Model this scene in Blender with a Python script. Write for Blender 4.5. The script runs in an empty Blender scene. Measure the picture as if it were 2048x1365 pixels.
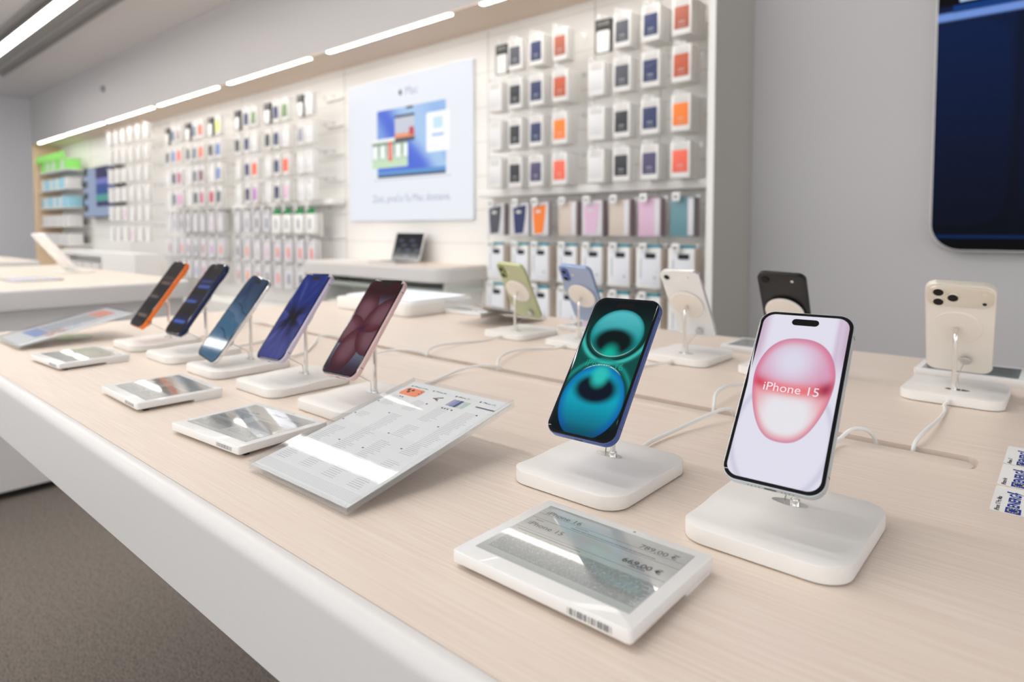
import bpy, bmesh, math, random
from mathutils import Vector, Matrix, Euler
random.seed(7)
TT = 0.80                      # height of the table top above the floor (m)
col = bpy.context.scene.collection
sc = bpy.context.scene
PI = math.pi

# ------------------------------------------------------------------ camera, world, exposure
cam_d = bpy.data.cameras.new('camera')
cam = bpy.data.objects.new('camera', cam_d)
col.objects.link(cam)
YAW, PITCH, ROLL = 0.714886, 0.049428, 0.000395
fw = Vector((-math.sin(YAW) * math.cos(PITCH), math.cos(YAW) * math.cos(PITCH), -math.sin(PITCH)))
rt = Vector((math.cos(YAW), math.sin(YAW), 0.0))
up = rt.cross(fw)
rt2 = rt * math.cos(ROLL) + up * math.sin(ROLL)
up2 = -rt * math.sin(ROLL) + up * math.cos(ROLL)
m = Matrix((rt2, up2, -fw)).transposed().to_4x4()
m.translation = Vector((0, 0, 0.2285 + TT))
cam.matrix_world = m
cam_d.sensor_width = 36.0
cam_d.lens = 1295.11 / 2048 * 36.0
cam_d.shift_y = -(682.5 - 523.6) / 2048
cam_d.clip_start = 0.02
cam_d.dof.use_dof = True
cam_d.dof.focus_distance = 0.57
cam_d.dof.aperture_fstop = 5.0
sc.camera = cam
sc.view_settings.view_transform = 'Standard'
sc.view_settings.look = 'None'
sc.view_settings.gamma = 1.0
sc.view_settings.exposure = 0.0
sc.view_settings.use_curve_mapping = False
sc.cycles.use_denoising = True
sc.cycles.max_bounces = 10
sc.cycles.transparent_max_bounces = 16
sc.cycles.sample_clamp_indirect = 6.0
sc.cycles.caustics_reflective = False
sc.cycles.caustics_refractive = False
w = bpy.data.worlds.new('world'); sc.world = w; w.use_nodes = True
w.node_tree.nodes['Background'].inputs[0].default_value = (0.95, 0.965, 1.0, 1)
w.node_tree.nodes['Background'].inputs[1].default_value = 1.62
EM_CANOPY, EM_CEIL = 17.0, 25.0

# ------------------------------------------------------------------ materials
def srgb(r, g, b):
    f = lambda c: (c / 255) / 12.92 if c / 255 <= 0.04045 else ((c / 255 + 0.055) / 1.055) ** 2.4
    return (f(r), f(g), f(b), 1.0)

MC = {}
def mat(name, color, rough=0.5, metal=0.0, coat=0.0, emit=None, es=1.0, spec=0.5, noise=0.0):
    if name in MC: return MC[name]
    m_ = bpy.data.materials.new(name); m_.use_nodes = True
    nt = m_.node_tree; b = nt.nodes['Principled BSDF']
    b.inputs['Base Color'].default_value = color
    b.inputs['Roughness'].default_value = rough
    b.inputs['Metallic'].default_value = metal
    b.inputs['Coat Weight'].default_value = coat
    b.inputs['Coat Roughness'].default_value = 0.03
    b.inputs['Specular IOR Level'].default_value = spec
    if emit:
        b.inputs['Emission Color'].default_value = emit
        b.inputs['Emission Strength'].default_value = es
    if noise:   # faint mottling of the surface itself
        tc = nt.nodes.new('ShaderNodeTexCoord'); nz = nt.nodes.new('ShaderNodeTexNoise')
        nz.inputs['Scale'].default_value = 220; nt.links.new(tc.outputs['Object'], nz.inputs['Vector'])
        mx = nt.nodes.new('ShaderNodeMixRGB'); mx.blend_type = 'MULTIPLY'
        mx.inputs[1].default_value = color
        rp = nt.nodes.new('ShaderNodeMapRange'); rp.inputs['To Min'].default_value = 1 - noise; rp.inputs['To Max'].default_value = 1 + noise
        nt.links.new(nz.outputs['Fac'], rp.inputs['Value'])
        cb = nt.nodes.new('ShaderNodeCombineColor')
        for i in range(3): nt.links.new(rp.outputs[0], cb.inputs[i])
        mx.inputs[0].default_value = 1; nt.links.new(cb.outputs[0], mx.inputs[2])
        nt.links.new(mx.outputs[0], b.inputs['Base Color'])
    MC[name] = m_
    return m_

class S:
    """a shader value; arithmetic on it adds math nodes"""
    def __init__(s, g, sock): s.g = g; s.k = sock
    def _m(s, op, *a):
        n = s.g.nodes.new('ShaderNodeMath'); n.operation = op
        for i, x in enumerate((s,) + a):
            if isinstance(x, S): s.g.links.new(x.k, n.inputs[i])
            else: n.inputs[i].default_value = x
        return S(s.g, n.outputs[0])
    def __add__(s, o): return s._m('ADD', o)
    __radd__ = __add__
    def __sub__(s, o): return s._m('SUBTRACT', o)
    def __rsub__(s, o): return (s * -1.0) + o
    def __mul__(s, o): return s._m('MULTIPLY', o)
    __rmul__ = __mul__
    def __truediv__(s, o): return s._m('DIVIDE', o)
    def __neg__(s): return s * -1.0
    def sin(s): return s._m('SINE')
    def abs(s): return s._m('ABSOLUTE')
    def sq(s): return s * s
    def sqrt(s): return s._m('SQRT')
    def exp(s): return s._m('EXPONENT')
    def pow(s, o): return s._m('POWER', o)
    def frac(s): return s._m('FRACT')
    def floor(s): return s._m('FLOOR')
    def min(s, o): return s._m('MINIMUM', o)
    def max(s, o): return s._m('MAXIMUM', o)
    def lt(s, o): return s._m('LESS_THAN', o)
    def gt(s, o): return s._m('GREATER_THAN', o)
    def atan2(s, o): return s._m('ARCTAN2', o)
    def ss(s, a, b):
        n = s.g.nodes.new('ShaderNodeMapRange'); n.interpolation_type = 'SMOOTHSTEP'
        s.g.links.new(s.k, n.inputs['Value'])
        n.inputs['From Min'].default_value = a; n.inputs['From Max'].default_value = b
        return S(s.g, n.outputs[0])
    def bump(s, c, w_): return (-(((s - c) / w_).sq())).exp()

def noise(g, x, y, scale=1.0, detail=2.0, z=0.0):
    c = g.nodes.new('ShaderNodeCombineXYZ')
    for i, v in enumerate((x, y, z)):
        if isinstance(v, S): g.links.new(v.k, c.inputs[i])
        else: c.inputs[i].default_value = v
    n = g.nodes.new('ShaderNodeTexNoise'); n.inputs['Scale'].default_value = scale; n.inputs['Detail'].default_value = detail
    g.links.new(c.outputs[0], n.inputs['Vector'])
    return S(g, n.outputs['Fac'])

def mix(g, f, a, b):
    n = g.nodes.new('ShaderNodeMix'); n.data_type = 'RGBA'; n.clamp_factor = True
    for i, v in ((0, f), (6, a), (7, b)):
        if isinstance(v, S): g.links.new(v.k, n.inputs[i])
        elif hasattr(v, 'node'): g.links.new(v, n.inputs[i])
        else: n.inputs[i].default_value = v if i == 0 else (tuple(v) + (1,))[:4]
    return n.outputs[2]

def shader(name, build, rough=0.4, coat=0.0, emission=False, es=1.0, metal=0.0, coord='UV', spec=0.5, bump=None):
    """material whose colour is build(g, x, y, z); coordinates are UV or object space"""
    if name in MC: return MC[name]
    m_ = bpy.data.materials.new(name); m_.use_nodes = True; g = m_.node_tree
    b = g.nodes['Principled BSDF']
    tc = g.nodes.new('ShaderNodeTexCoord'); sp = g.nodes.new('ShaderNodeSeparateXYZ')
    g.links.new(tc.outputs[coord], sp.inputs[0])
    x, y, z = (S(g, sp.outputs[i]) for i in range(3))
    r = build(g, x, y, z)
    h = None
    if isinstance(r, tuple): r, h = r
    if emission:
        b.inputs['Base Color'].default_value = (0.003, 0.003, 0.004, 1)
        g.links.new(r, b.inputs['Emission Color']); b.inputs['Emission Strength'].default_value = es
    else: g.links.new(r, b.inputs['Base Color'])
    if h is not None:
        bn = g.nodes.new('ShaderNodeBump'); bn.inputs['Strength'].default_value = bump[0]; bn.inputs['Distance'].default_value = bump[1]
        g.links.new(h.k, bn.inputs['Height']); g.links.new(bn.outputs[0], b.inputs['Normal'])
    b.inputs['Roughness'].default_value = rough; b.inputs['Coat Weight'].default_value = coat
    b.inputs['Coat Roughness'].default_value = 0.02; b.inputs['Metallic'].default_value = metal
    b.inputs['Specular IOR Level'].default_value = spec
    MC[name] = m_
    return m_

def c3(r, g, b): return srgb(r, g, b)[:3]

# ------------------------------------------------------------------ mesh helpers
def nb(): return bmesh.new()
def box(bm, x0, x1, y0, y1, z0, z1):
    v = [bm.verts.new((x, y, z)) for x in (x0, x1) for y in (y0, y1) for z in (z0, z1)]
    for f in ((0, 1, 3, 2), (4, 6, 7, 5), (0, 4, 5, 1), (2, 3, 7, 6), (0, 2, 6, 4), (1, 5, 7, 3)):
        bm.faces.new([v[i] for i in f])
def rr(w_, h_, r, n=6, cx=0.0, cy=0.0):
    r = max(min(r, w_ / 2 - 1e-6, h_ / 2 - 1e-6), 1e-6); p = []
    for k, (sx, sy) in enumerate(((1, 1), (-1, 1), (-1, -1), (1, -1))):
        for i in range(n + 1):
            a = PI / 2 * k + PI / 2 * i / n
            p.append((cx + sx * (w_ / 2 - r) + r * math.cos(a), cy + sy * (h_ / 2 - r) + r * math.sin(a)))
    return p
def loft(bm, rings, cap0=True, cap1=True, closed=True):
    vs = [[bm.verts.new(p) for p in r] for r in rings]
    n = len(rings[0])
    for a, b in zip(vs, vs[1:]):
        for i in range(n if closed else n - 1):
            j = (i + 1) % n
            bm.faces.new((a[i], a[j], b[j], b[i]))
    if cap0: bm.faces.new(vs[0][::-1])
    if cap1: bm.faces.new(vs[-1])
    return vs
def slab(bm, w_, h_, r, t0, t1, bev=0.0006, axis='z', cx=0, cy=0, n=6):
    """rounded rectangle plate with eased edges; axis = thickness direction"""
    P = (lambda a, b, c: (a, b, c)) if axis == 'z' else ((lambda a, b, c: (a, c, b)) if axis == 'y' else (lambda a, b, c: (c, a, b)))
    rings = []
    for t, ins in ((t0, bev), (t0 + bev * .3, bev * .3), (t0 + bev, 0), (t1 - bev, 0), (t1 - bev * .3, bev * .3), (t1, bev)):
        rings.append([P(a, b, t) for a, b in rr(w_ - 2 * ins, h_ - 2 * ins, max(r - ins, 1e-4), n, cx, cy)])
    loft(bm, rings)
def rbox(bm, x0, x1, y0, y1, z0, z1, r=0.003, bev=0.0008, axis='z', n=3):
    if axis == 'z': slab(bm, x1 - x0, y1 - y0, r, z0, z1, bev, 'z', (x0 + x1) / 2, (y0 + y1) / 2, n)
    elif axis == 'y': slab(bm, x1 - x0, z1 - z0, r, y0, y1, bev, 'y', (x0 + x1) / 2, (z0 + z1) / 2, n)
def disc(bm, r, t0, t1, axis='z', c=(0, 0), n=32, bev=0.0, sx=1.0):
    P = (lambda a, b, d: (a, b, d)) if axis == 'z' else ((lambda a, b, d: (a, d, b)) if axis == 'y' else (lambda a, b, d: (d, a, b)))
    lv = [(t0, bev), (t0 + bev, 0), (t1 - bev, 0), (t1, bev)] if bev else [(t0, 0), (t1, 0)]
    loft(bm, [[P(c[0] + sx * (r - i) * math.cos(2 * PI * k / n), c[1] + (r - i) * math.sin(2 * PI * k / n), t) for k in range(n)] for t, i in lv])
def tube(bm, pts, r, n=10):
    pts = [Vector(p) for p in pts]; rings = []; prev = None
    for i, p in enumerate(pts):
        d = (pts[min(i + 1, len(pts) - 1)] - pts[max(i - 1, 0)]).normalized()
        if prev is None:
            a = Vector((1, 0, 0)) if abs(d.x) < .9 else Vector((0, 1, 0))
            u = d.cross(a).normalized()
        else: u = (prev - d * prev.dot(d)).normalized()
        prev = u; v = d.cross(u)
        rings.append([p + (u * math.cos(2 * PI * k / n) + v * math.sin(2 * PI * k / n)) * r for k in range(n)])
    loft(bm, rings)
def smooth_path(ctrl, n=8):
    P = [Vector(p) for p in ctrl]; P = [P[0] * 2 - P[1]] + P + [P[-1] * 2 - P[-2]]; out = []
    for i in range(1, len(P) - 2):
        for k in range(n):
            t = k / n
            out.append(0.5 * ((2 * P[i]) + (-P[i - 1] + P[i + 1]) * t + (2 * P[i - 1] - 5 * P[i] + 4 * P[i + 1] - P[i + 2]) * t * t + (-P[i - 1] + 3 * P[i] - 3 * P[i + 1] + P[i + 2]) * t ** 3))
    out.append(P[-2]); return out
def quad_uv(bm, pts2, P, closed_uv=(0, 0, 1, 1)):
    """flat face from 2-D outline, UV = outline normalised to its bounding box"""
    uv = bm.loops.layers.uv.verify()
    f = bm.faces.new([bm.verts.new(P(a, b)) for a, b in pts2])
    xs = [a for a, b in pts2]; ys = [b for a, b in pts2]
    x0, x1, y0, y1 = min(xs), max(xs), min(ys), max(ys)
    for l, (a, b) in zip(f.loops, pts2): l[uv].uv = ((a - x0) / (x1 - x0), (b - y0) / (y1 - y0))
    return f
def obj(name, bm, mt, parent=None, smooth=True, fix=True):
    if fix: bmesh.ops.recalc_face_normals(bm, faces=bm.faces)
    me = bpy.data.meshes.new(name); bm.to_mesh(me); bm.free()
    for x in (mt if isinstance(mt, (list, tuple)) else [mt]): me.materials.append(x)
    if smooth:
        me.shade_smooth(); me.set_sharp_from_angle(angle=math.radians(38))
    o = bpy.data.objects.new(name, me); col.objects.link(o)
    if parent: o.parent = parent
    return o
def tag(o, label=None, cat=None, group=None, kind=None):
    if label: o['label'] = label
    if cat: o['category'] = cat
    if group: o['group'] = group
    if kind: o['kind'] = kind
    return o
def empty(name, loc, rot=(0, 0, 0)):
    o = bpy.data.objects.new(name, None); o.empty_display_size = .02
    o.location = loc; o.rotation_euler = rot; col.objects.link(o); return o
KIDS = {}
def dup(root, loc, rot=None, label=None, group=None, mats=None):
    def cp(o, par):
        c = o.copy(); col.objects.link(c); c.parent = par
        for ch in KID(o): cp(ch, c)
        return c
    r = cp(root, None); r.location = loc
    if rot is not None: r.rotation_euler = rot
    if label: r['label'] = label
    if group: r['group'] = group
    return r
def KID(o):
    if o.name not in KIDS: KIDS[o.name] = [c for c in bpy.data.objects if c.parent == o]
    return KIDS[o.name]
def text_bm(s, size, align='CENTER', bold=0.0, res=3):
    cu = bpy.data.curves.new('t', 'FONT'); cu.body = s; cu.size = size; cu.align_x = align; cu.align_y = 'CENTER'
    cu.resolution_u = res; cu.offset = bold
    o = bpy.data.objects.new('t', cu)
    me = bpy.data.meshes.new_from_object(o)
    bm = bmesh.new(); bm.from_mesh(me)
    bpy.data.objects.remove(o); bpy.data.curves.remove(cu); bpy.data.meshes.remove(me)
    return bm
def add_bm(dst, src, M):
    src.transform(M)
    me = bpy.data.meshes.new('x'); src.to_mesh(me); src.free(); dst.from_mesh(me); bpy.data.meshes.remove(me)
APPLE = [(0, .62), (-.18, .70), (-.42, .68), (-.66, .48), (-.76, .15), (-.70, -.25), (-.52, -.60), (-.30, -.80), (-.12, -.78), (0, -.73), (.12, -.78), (.30, -.80),
         (.50, -.62), (.66, -.34), (.48, -.20), (.40, .04), (.46, .28), (.62, .44), (.44, .64), (.20, .70)]
LEAF = [(0, .78), (.02, .98), (.16, 1.14), (.30, 1.18), (.28, .98), (.16, .83)]
def apple(bm, s, cx, cy, P):
    for poly in (APPLE, LEAF):
        f = bm.faces.new([bm.verts.new(P(cx + a * s, cy + b * s)) for a, b in poly])
        bmesh.ops.triangulate(bm, faces=[f])

# ------------------------------------------------------------------ base materials
WHITE = mat('white_satin_plastic', srgb(236, 233, 228), 0.42, noise=0.012)
WHITE_GLOSS = mat('white_gloss_plastic', srgb(238, 238, 236), 0.18, coat=.3)
CHROME = mat('polished_steel', (0.80, 0.78, 0.75, 1), 0.08, 1.0)
STEEL = mat('brushed_steel', (0.62, 0.61, 0.60, 1), 0.3, 1.0)
BLACKG = mat('black_glass', (0.004, 0.004, 0.005, 1), 0.05, 0, 0.0, spec=.28)
BLACK = mat('black_plastic', srgb(24, 24, 26), 0.5)
DARKLINE = mat('dark_seam', srgb(70, 66, 62), 0.7)
CABLE = mat('white_cable', srgb(232, 231, 228), 0.45)
WALLM = mat('grey_paint', srgb(198, 196, 196), 0.85, noise=0.01)
CEILM = mat('ceiling_paint', srgb(222, 221, 222), 0.9, noise=0.01)
UNIT = mat('white_laminate', srgb(240, 238, 234), 0.5, noise=0.008)
UNITSIDE = mat('warm_grey_laminate', srgb(184, 180, 173), 0.6)
METALW = mat('white_powder_coated_metal', srgb(216, 213, 210), 0.38, noise=0.02)

def wood_build(g, x, y, z):
    n1 = noise(g, x * 9.0, y * 420.0, 1.0, 3.0)
    n2 = noise(g, x * 22.0, y * 1300.0, 1.0, 2.0, 3.1)
    n3 = noise(g, x * 1.2, y * 9.0, 1.0, 2.0, 7.0)
    pore = n2.ss(.60, .74) * n1.ss(.40, .70)
    a = mix(g, n1.ss(.30, .70), c3(233, 219, 206), c3(223, 205, 189))
    a = mix(g, n3.ss(.3, .75) * .5, a, c3(229, 214, 199))
    a = mix(g, pore * .55, a, c3(204, 182, 166))
    return a, n1 * .5 - pore
WOOD = shader('pale_oak_laminate', wood_build, rough=.38, coord='Object', bump=(.12, .0003))
PILLAR = mat('light_birch', srgb(226, 198, 166), .5)

def carpet_build(g, x, y, z):
    n1 = noise(g, x, y, 260.0, 3.0); n2 = noise(g, x, y, 60.0, 3.0, 2.0)
    a = mix(g, n2.ss(.35, .65), c3(96, 90, 85), c3(118, 111, 104))
    a = mix(g, n1.ss(.40, .62), a, c3(140, 132, 123))
    return mix(g, n1.ss(.50, .36) * .8, a, c3(70, 64, 60)), n1
CARPET = shader('grey_carpet', carpet_build, rough=.95, coord='Object', bump=(.6, .004), spec=.1)

def slat_build(g, x, y, z):
    f = ((z - 0.135) / 0.2165).frac()
    ln = f.lt(.035)
    return mix(g, ln * .35, c3(238, 236, 232), c3(176, 170, 164)), (f.gt(.035))
SLAT = shader('slatted_white_panel', slat_build, rough=.5, coord='Object', bump=(.3, .002))

# ------------------------------------------------------------------ room shell
Z0 = -TT
YG, YF, CZ = 3.10, 2.67, 2.494
def struct(name, bm, m_, smooth=False):
    o = obj(name, bm, m_, smooth=smooth); o.location.z = TT; o['kind'] = 'structure'; return o
b = nb(); box(b, -13.95, 5.0, -5.0, 3.25, Z0 - .1, Z0); struct('floor', b, CARPET)
b = nb(); box(b, -13.95, 5.0, -5.0, 3.25, CZ, CZ + .1); struct('ceiling', b, CEILM)
b = nb(); box(b, -13.78, 5.0, YG, YG + .15, Z0, CZ); struct('wall_back', b, WALLM)
b = nb(); box(b, -13.95, -13.78, -5.0, YG + .15, Z0, CZ); struct('wall_left', b, mat('brightened_grey_paint', srgb(222, 222, 226), .85, noise=.01))  # lighter copy of the grey paint stands in for light missing at this end
# front and right walls left out so added world light fills the room

# ceiling light fixture (long recessed track with a lit diffuser), plus unseen copies added as fill
EMW = mat('lit_diffuser', (1, 1, 1, 1), .5, emit=(1.0, .985, .96, 1), es=EM_CEIL)
EMC = mat('lit_canopy_strip', (1, 1, 1, 1), .5, emit=(1.0, .945, .87, 1), es=EM_CANOPY)
TRAYM = mat('grey_metal_tray', srgb(150, 148, 147), .5)
EMD = mat('lit_dimmed_diffuser', (1, 1, 1, 1), .5, emit=(1.0, .985, .96, 1), es=8.5)
def ceiling_light(yc, x0, x1, label):
    t = empty('ceiling_light', ((x0 + x1) / 2, yc, TT + CZ)); L = x1 - x0
    b = nb()
    box(b, -L / 2, L / 2, -.20, .34, -.012, 0)
    box(b, -L / 2, L / 2, -.20, -.18, -.045, -.012); box(b, -L / 2, L / 2, .32, .34, -.045, -.012)
    box(b, -L / 2, L / 2, .20, .215, -.035, -.012); box(b, -L / 2, L / 2, -.11, -.10, -.035, -.012)
    obj('tray', b, TRAYM, t, smooth=False)
    b = nb(); rbox(b, -L / 2 + .03, L / 2 - .03, -.062, .062, -.0145, -.0121, .02, .0008); obj('diffuser', b, EMD if yc > 1 else EMW, t)
    tag(t, label, 'ceiling light', 'long linear ceiling lights'); return t
ceiling_light(2.02, -11.9, -.6, 'long linear ceiling light in a grey tray, running above the display unit')
for yc, lb in ((1.07, 'added unseen fill light above the cable slot of the phone table'), (.13, 'added unseen fill light above the front edge of the phone table'), (-1.75, 'linear ceiling light over the shop floor in front of the tables'), (-4.2, 'added unseen fill light farthest forward, raising the ambient light')):  # unseen lamps added to brighten table and room; the shop floor one is real
    ceiling_light(yc, -11.9, -.6, lb)
b = nb(); disc(b, .045, -.03, 0, n=24, bev=.006); disc(b, .02, -.045, -.03, n=16)
o = obj('wall_detector', b, mat('detector_plastic', srgb(150, 150, 152), .5)); o.location = (-10.06, YG - .0002, TT + 2.143); o.rotation_euler = (-PI / 2, 0, 0)
tag(o, 'small round detector on the grey wall above the display unit', 'detector')
b = nb(); disc(b, .09, -.02, 0, n=24, bev=.006)
o = obj('ceiling_speaker', b, TRAYM); o.location = (-12.15, 2.12, TT + CZ)
tag(o, 'round grey ceiling fitting at the far end of the linear light', 'ceiling fitting')

# ------------------------------------------------------------------ wall display unit
UX0, UX1, TOPZ = -11.85, -1.175, 1.475
unit = empty('wall_display_unit', (0, 0, TT))
tag(unit, 'long white slatted wall display unit with canopy and wooden left end', 'display unit')
b = nb(); box(b, UX0 + .04, UX1 - .025, 3.02, YG - .001, Z0 + .001, TOPZ + .02); obj('back_panel', b, SLAT, unit, smooth=False)
b = nb(); box(b, UX1 - .025, UX1, YF, YG - .001, Z0 + .001, TOPZ + .02); o = obj('side_panel', b, UNITSIDE, unit, smooth=False)
b = nb(); box(b, UX1 - .030, UX1 + .001, YF - .004, YF, Z0 + .001, TOPZ + .02); obj('edge_trim', b, UNIT, unit, smooth=False)
b = nb(); box(b, UX0, UX0 + .04, YF, YG - .001, Z0 + .001, TOPZ + .02); obj('end_panel', b, PILLAR, unit, smooth=False)['label'] = 'light birch end panel'
b = nb(); box(b, UX0, UX1, YF - .020, 3.02, TOPZ + .012, TOPZ + .020); obj('canopy', b, mat('warm_cream_laminate', srgb(226, 208, 190), .55), unit, smooth=False)
b = nb(); box(b, UX0 + .04, UX1 - .03, 2.66, 3.02, Z0 + .001, -.42); obj('base_cabinet', b, UNIT, unit, smooth=False)
def ledge(x0, x1, y0=2.89, z0=.425, z1=.47):
    b = nb(); rbox(b, x0, x1, y0, 3.02, z0, z1, .012, .004); obj('ledge', b, UNIT, unit)
ledge(-2.80, -1.21); ledge(-7.45, -4.36)
for x in (-10.4, -8.95, -7.5, -6.02, -4.36, -2.82, -2.02, -1.62):
    b = nb(); box(b, x - .002, x + .002, 3.018, 3.0199, -.42, TOPZ); obj('panel_joint', b, UNITSIDE, unit, smooth=False)
for a, bb in ((-11.50, -10.22), (-10.15, -8.70), (-8.62, -7.20), (-7.11, -5.74), (-5.59, -4.26), (-4.08, -2.765), (-2.575, -1.30)):
    b = nb(); rbox(b, a + .025, bb - .025, YF - .014, YF + .022, TOPZ + .0105, TOPZ + .018, .012, .001)
    o = obj('strip_light', b, EMC); o.location.z = TT
    k = ['farthest', 'second farthest', 'third farthest', 'fourth farthest', 'fifth farthest', 'second nearest', 'nearest'][[-11.50, -10.15, -8.62, -7.11, -5.59, -4.08, -2.575].index(a)]
    tag(o, 'warm white strip light under the canopy, the ' + k + ' of seven', 'strip light', 'strip lights under the canopy')
# thin rail ends on the bare panel left of the poster
for z in (1.26, 1.05, .83, .62, .36, .17):
    b = nb(); box(b, -4.60, -4.37, 3.0, 3.0199, z - .005, z + .005); obj('rail', b, UNIT, unit, smooth=False)

# ------------------------------------------------------------------ poster (backlit) with laptop picture
pw, ph = 1.345, 1.032
poster = empty('laptop_poster', (-3.607, 3.0, TT + .292))
tag(poster, 'large backlit white poster showing a laptop, hanging on the display wall', 'poster')
b = nb(); rbox(b, -pw / 2, pw / 2, .0, .0199, 0, ph, .004, .001, 'y'); obj('frame', b, mat('white_frame', srgb(236, 238, 242), .5), poster)
P = lambda y: (lambda a, c: (a, y, c))
GLOW = .90
def flat(parent, name, x0, x1, z0, z1, y, m_, r=.0):
    b = nb(); quad_uv(b, rr(x1 - x0, z1 - z0, r, 4, (x0 + x1) / 2, (z0 + z1) / 2) if r else [(x0, z0), (x1, z0), (x1, z1), (x0, z1)], P(y))
    return obj(name, b, m_, parent, smooth=False, fix=False)
def lit(name, c, es=1.0): return mat('lit_' + name, (0.02, .02, .02, 1), .4, emit=srgb(*c), es=es * GLOW)
flat(poster, 'sheet', -pw / 2 + .003, pw / 2 - .003, .003, ph - .003, -.0008, lit('poster_white', (238, 242, 250)))
def screen_build(g, x, y, z):
    d = x + y * .55
    a = mix(g, y.ss(0.1, 1), c3(70, 110, 225), c3(150, 190, 240))
    a = mix(g, (d - .62).abs().ss(.28, .02), a, c3(60, 100, 220))
    a = mix(g, (d + noise(g, x, y, 1.5) * .3 - 1.18).abs().ss(.3, .03), a, c3(170, 205, 245))
    a = mix(g, y.lt(.10), a, c3(90, 150, 215))
    a = mix(g, y.lt(.035), a, c3(40, 50, 80))
    return mix(g, (x - .5).abs().lt(.05) * y.gt(.965), a, c3(25, 30, 40))
SX0, SX1, SZ0, SZ1 = -.318, .420, .315, .806
flat(poster, 'pictured_laptop_screen', SX0, SX1, SZ0, SZ1, -.0016, shader('poster_screen', screen_build, emission=True, es=.9), .012)
flat(poster, 'pictured_laptop_base', SX0 - .05, SX1 + .05, SZ0 - .02, SZ0 - .012, -.0016, lit('pale_grey', (205, 212, 226)))
def soccer(g, x, y, z):
    a = mix(g, y.ss(.2, .5), c3(195, 222, 190), c3(120, 150, 125))
    letters = ((x * 4.6 + .1).frac() - .5).abs().lt(.36) * (y - .55).abs().lt(.22)
    a = mix(g, letters, a, c3(240, 248, 242))
    fig = (x - .52).abs().lt(.05) * (y - .55).abs().lt(.33)
    a = mix(g, fig, a, c3(232, 96, 72))
    return mix(g, y.gt(.88), a, c3(240, 242, 240))
flat(poster, 'pictured_video_window', -.378, .028, .387, .600, -.0024, shader('poster_video', soccer, emission=True), .01)
def photo(g, x, y, z):
    a = mix(g, y.ss(.3, .32), c3(236, 150, 100), c3(196, 200, 214))
    a = mix(g, y.lt(.14), a, c3(60, 60, 80))
    a = mix(g, y.gt(.9), a, c3(50, 60, 85))
    return mix(g, (x - .85).abs().lt(.12) * (y - .35).abs().lt(.15), a, c3(190, 50, 60))
flat(poster, 'pictured_photo_window', -.112, .105, .565, .753, -.0032, shader('poster_photo', photo, emission=True), .006)
def card(g, x, y, z):
    a = mix(g, (x - .5).abs().lt(.2) * (y - .72).abs().lt(.14), c3(246, 248, 252), c3(196, 226, 240))
    return mix(g, (x - .5).abs().lt(.25) * ((y - .42).abs().lt(.03)), a, c3(150, 180, 235))
flat(poster, 'pictured_card_window', .227, .460, .466, .735, -.0032, shader('poster_card', card, emission=True), .015)
b = nb(); apple(b, .024, -.048, .912, P(-.0016)); obj('logo', b, mat('print_black', srgb(30, 30, 34), .5), poster, smooth=False)
b = nb(); add_bm(b, text_bm('Mac', .085, 'LEFT'), Matrix.Translation((.0, -.0016, .912)) @ Matrix.Rotation(PI / 2, 4, 'X'))
obj('heading', b, mat('print_grey', srgb(120, 128, 146), .5, emit=srgb(150, 160, 184), es=.5), poster, smooth=False)
b = nb(); add_bm(b, text_bm('Zisti, prečo ťa Mac dostane.', .074), Matrix.Translation((.045, -.0016, .160)) @ Matrix.Rotation(PI / 2, 4, 'X'))
obj('caption', b, MC['print_grey'], poster, smooth=False)

# ------------------------------------------------------------------ big screen on the right wall
TVW, TVH = .92, 1.92
tv = empty('wall_screen', (-.433 + TVW / 2, 0, TT + .150)); 
tv.location.y = YG
tag(tv, 'tall rounded glowing wall sign showing the back of a blue phone', 'wall sign')
b = nb(); slab(b, TVW + .012, TVH + .012, .106, -.05, 0, .004, 'y', 0, TVH / 2, 12); obj('housing', b, mat('pale_silver', srgb(215, 213, 211), .35), tv)
def tvimg(g, x, y, z):
    base = mix(g, y.ss(.0, .62), c3(4, 10, 26), c3(8, 30, 72))
    X = x * .92; Y = y * 1.92
    # rounded inset panel of the back glass, its twin further right, the lower lip and the camera ridge
    def panel(cx):
        px = ((X - cx).abs() - .13).max(0.0); py = ((Y - .485).abs() - .29).max(0.0)
        return (px.sq() + py.sq()).sqrt().ss(.108, .092)
    dark = mix(g, y.ss(.0, .45), c3(3, 6, 15), c3(8, 24, 58))
    a = mix(g, panel(.0), dark, base)
    a = mix(g, panel(.50), a, base)
    a = mix(g, (X - .262).abs().ss(.03, .0) * .6, a, c3(6, 10, 24))
    a = mix(g, (Y - .052).abs().ss(.009, .004), a, c3(8, 34, 76))
    a = mix(g, Y.lt(.043), a, c3(2, 3, 5))
    a = mix(g, (Y - .905).abs().ss(.022, .008), a, c3(112, 146, 214))
    a = mix(g, (Y - .935).abs().ss(.022, .008) * X.gt(.05), a, c3(14, 56, 120))
    a = mix(g, Y.gt(.945), a, c3(3, 4, 8))
    return mix(g, (X - .115).abs().lt(.045) * Y.gt(.955) * Y.lt(1.12), a, c3(168, 196, 230))
b = nb(); quad_uv(b, rr(TVW, TVH, .10, 12, 0, TVH / 2), P(-.0508)); obj('display', b, shader('phone_back_image', tvimg, rough=.5, spec=.05, emission=True, es=1.0), tv, smooth=False, fix=False)

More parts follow.
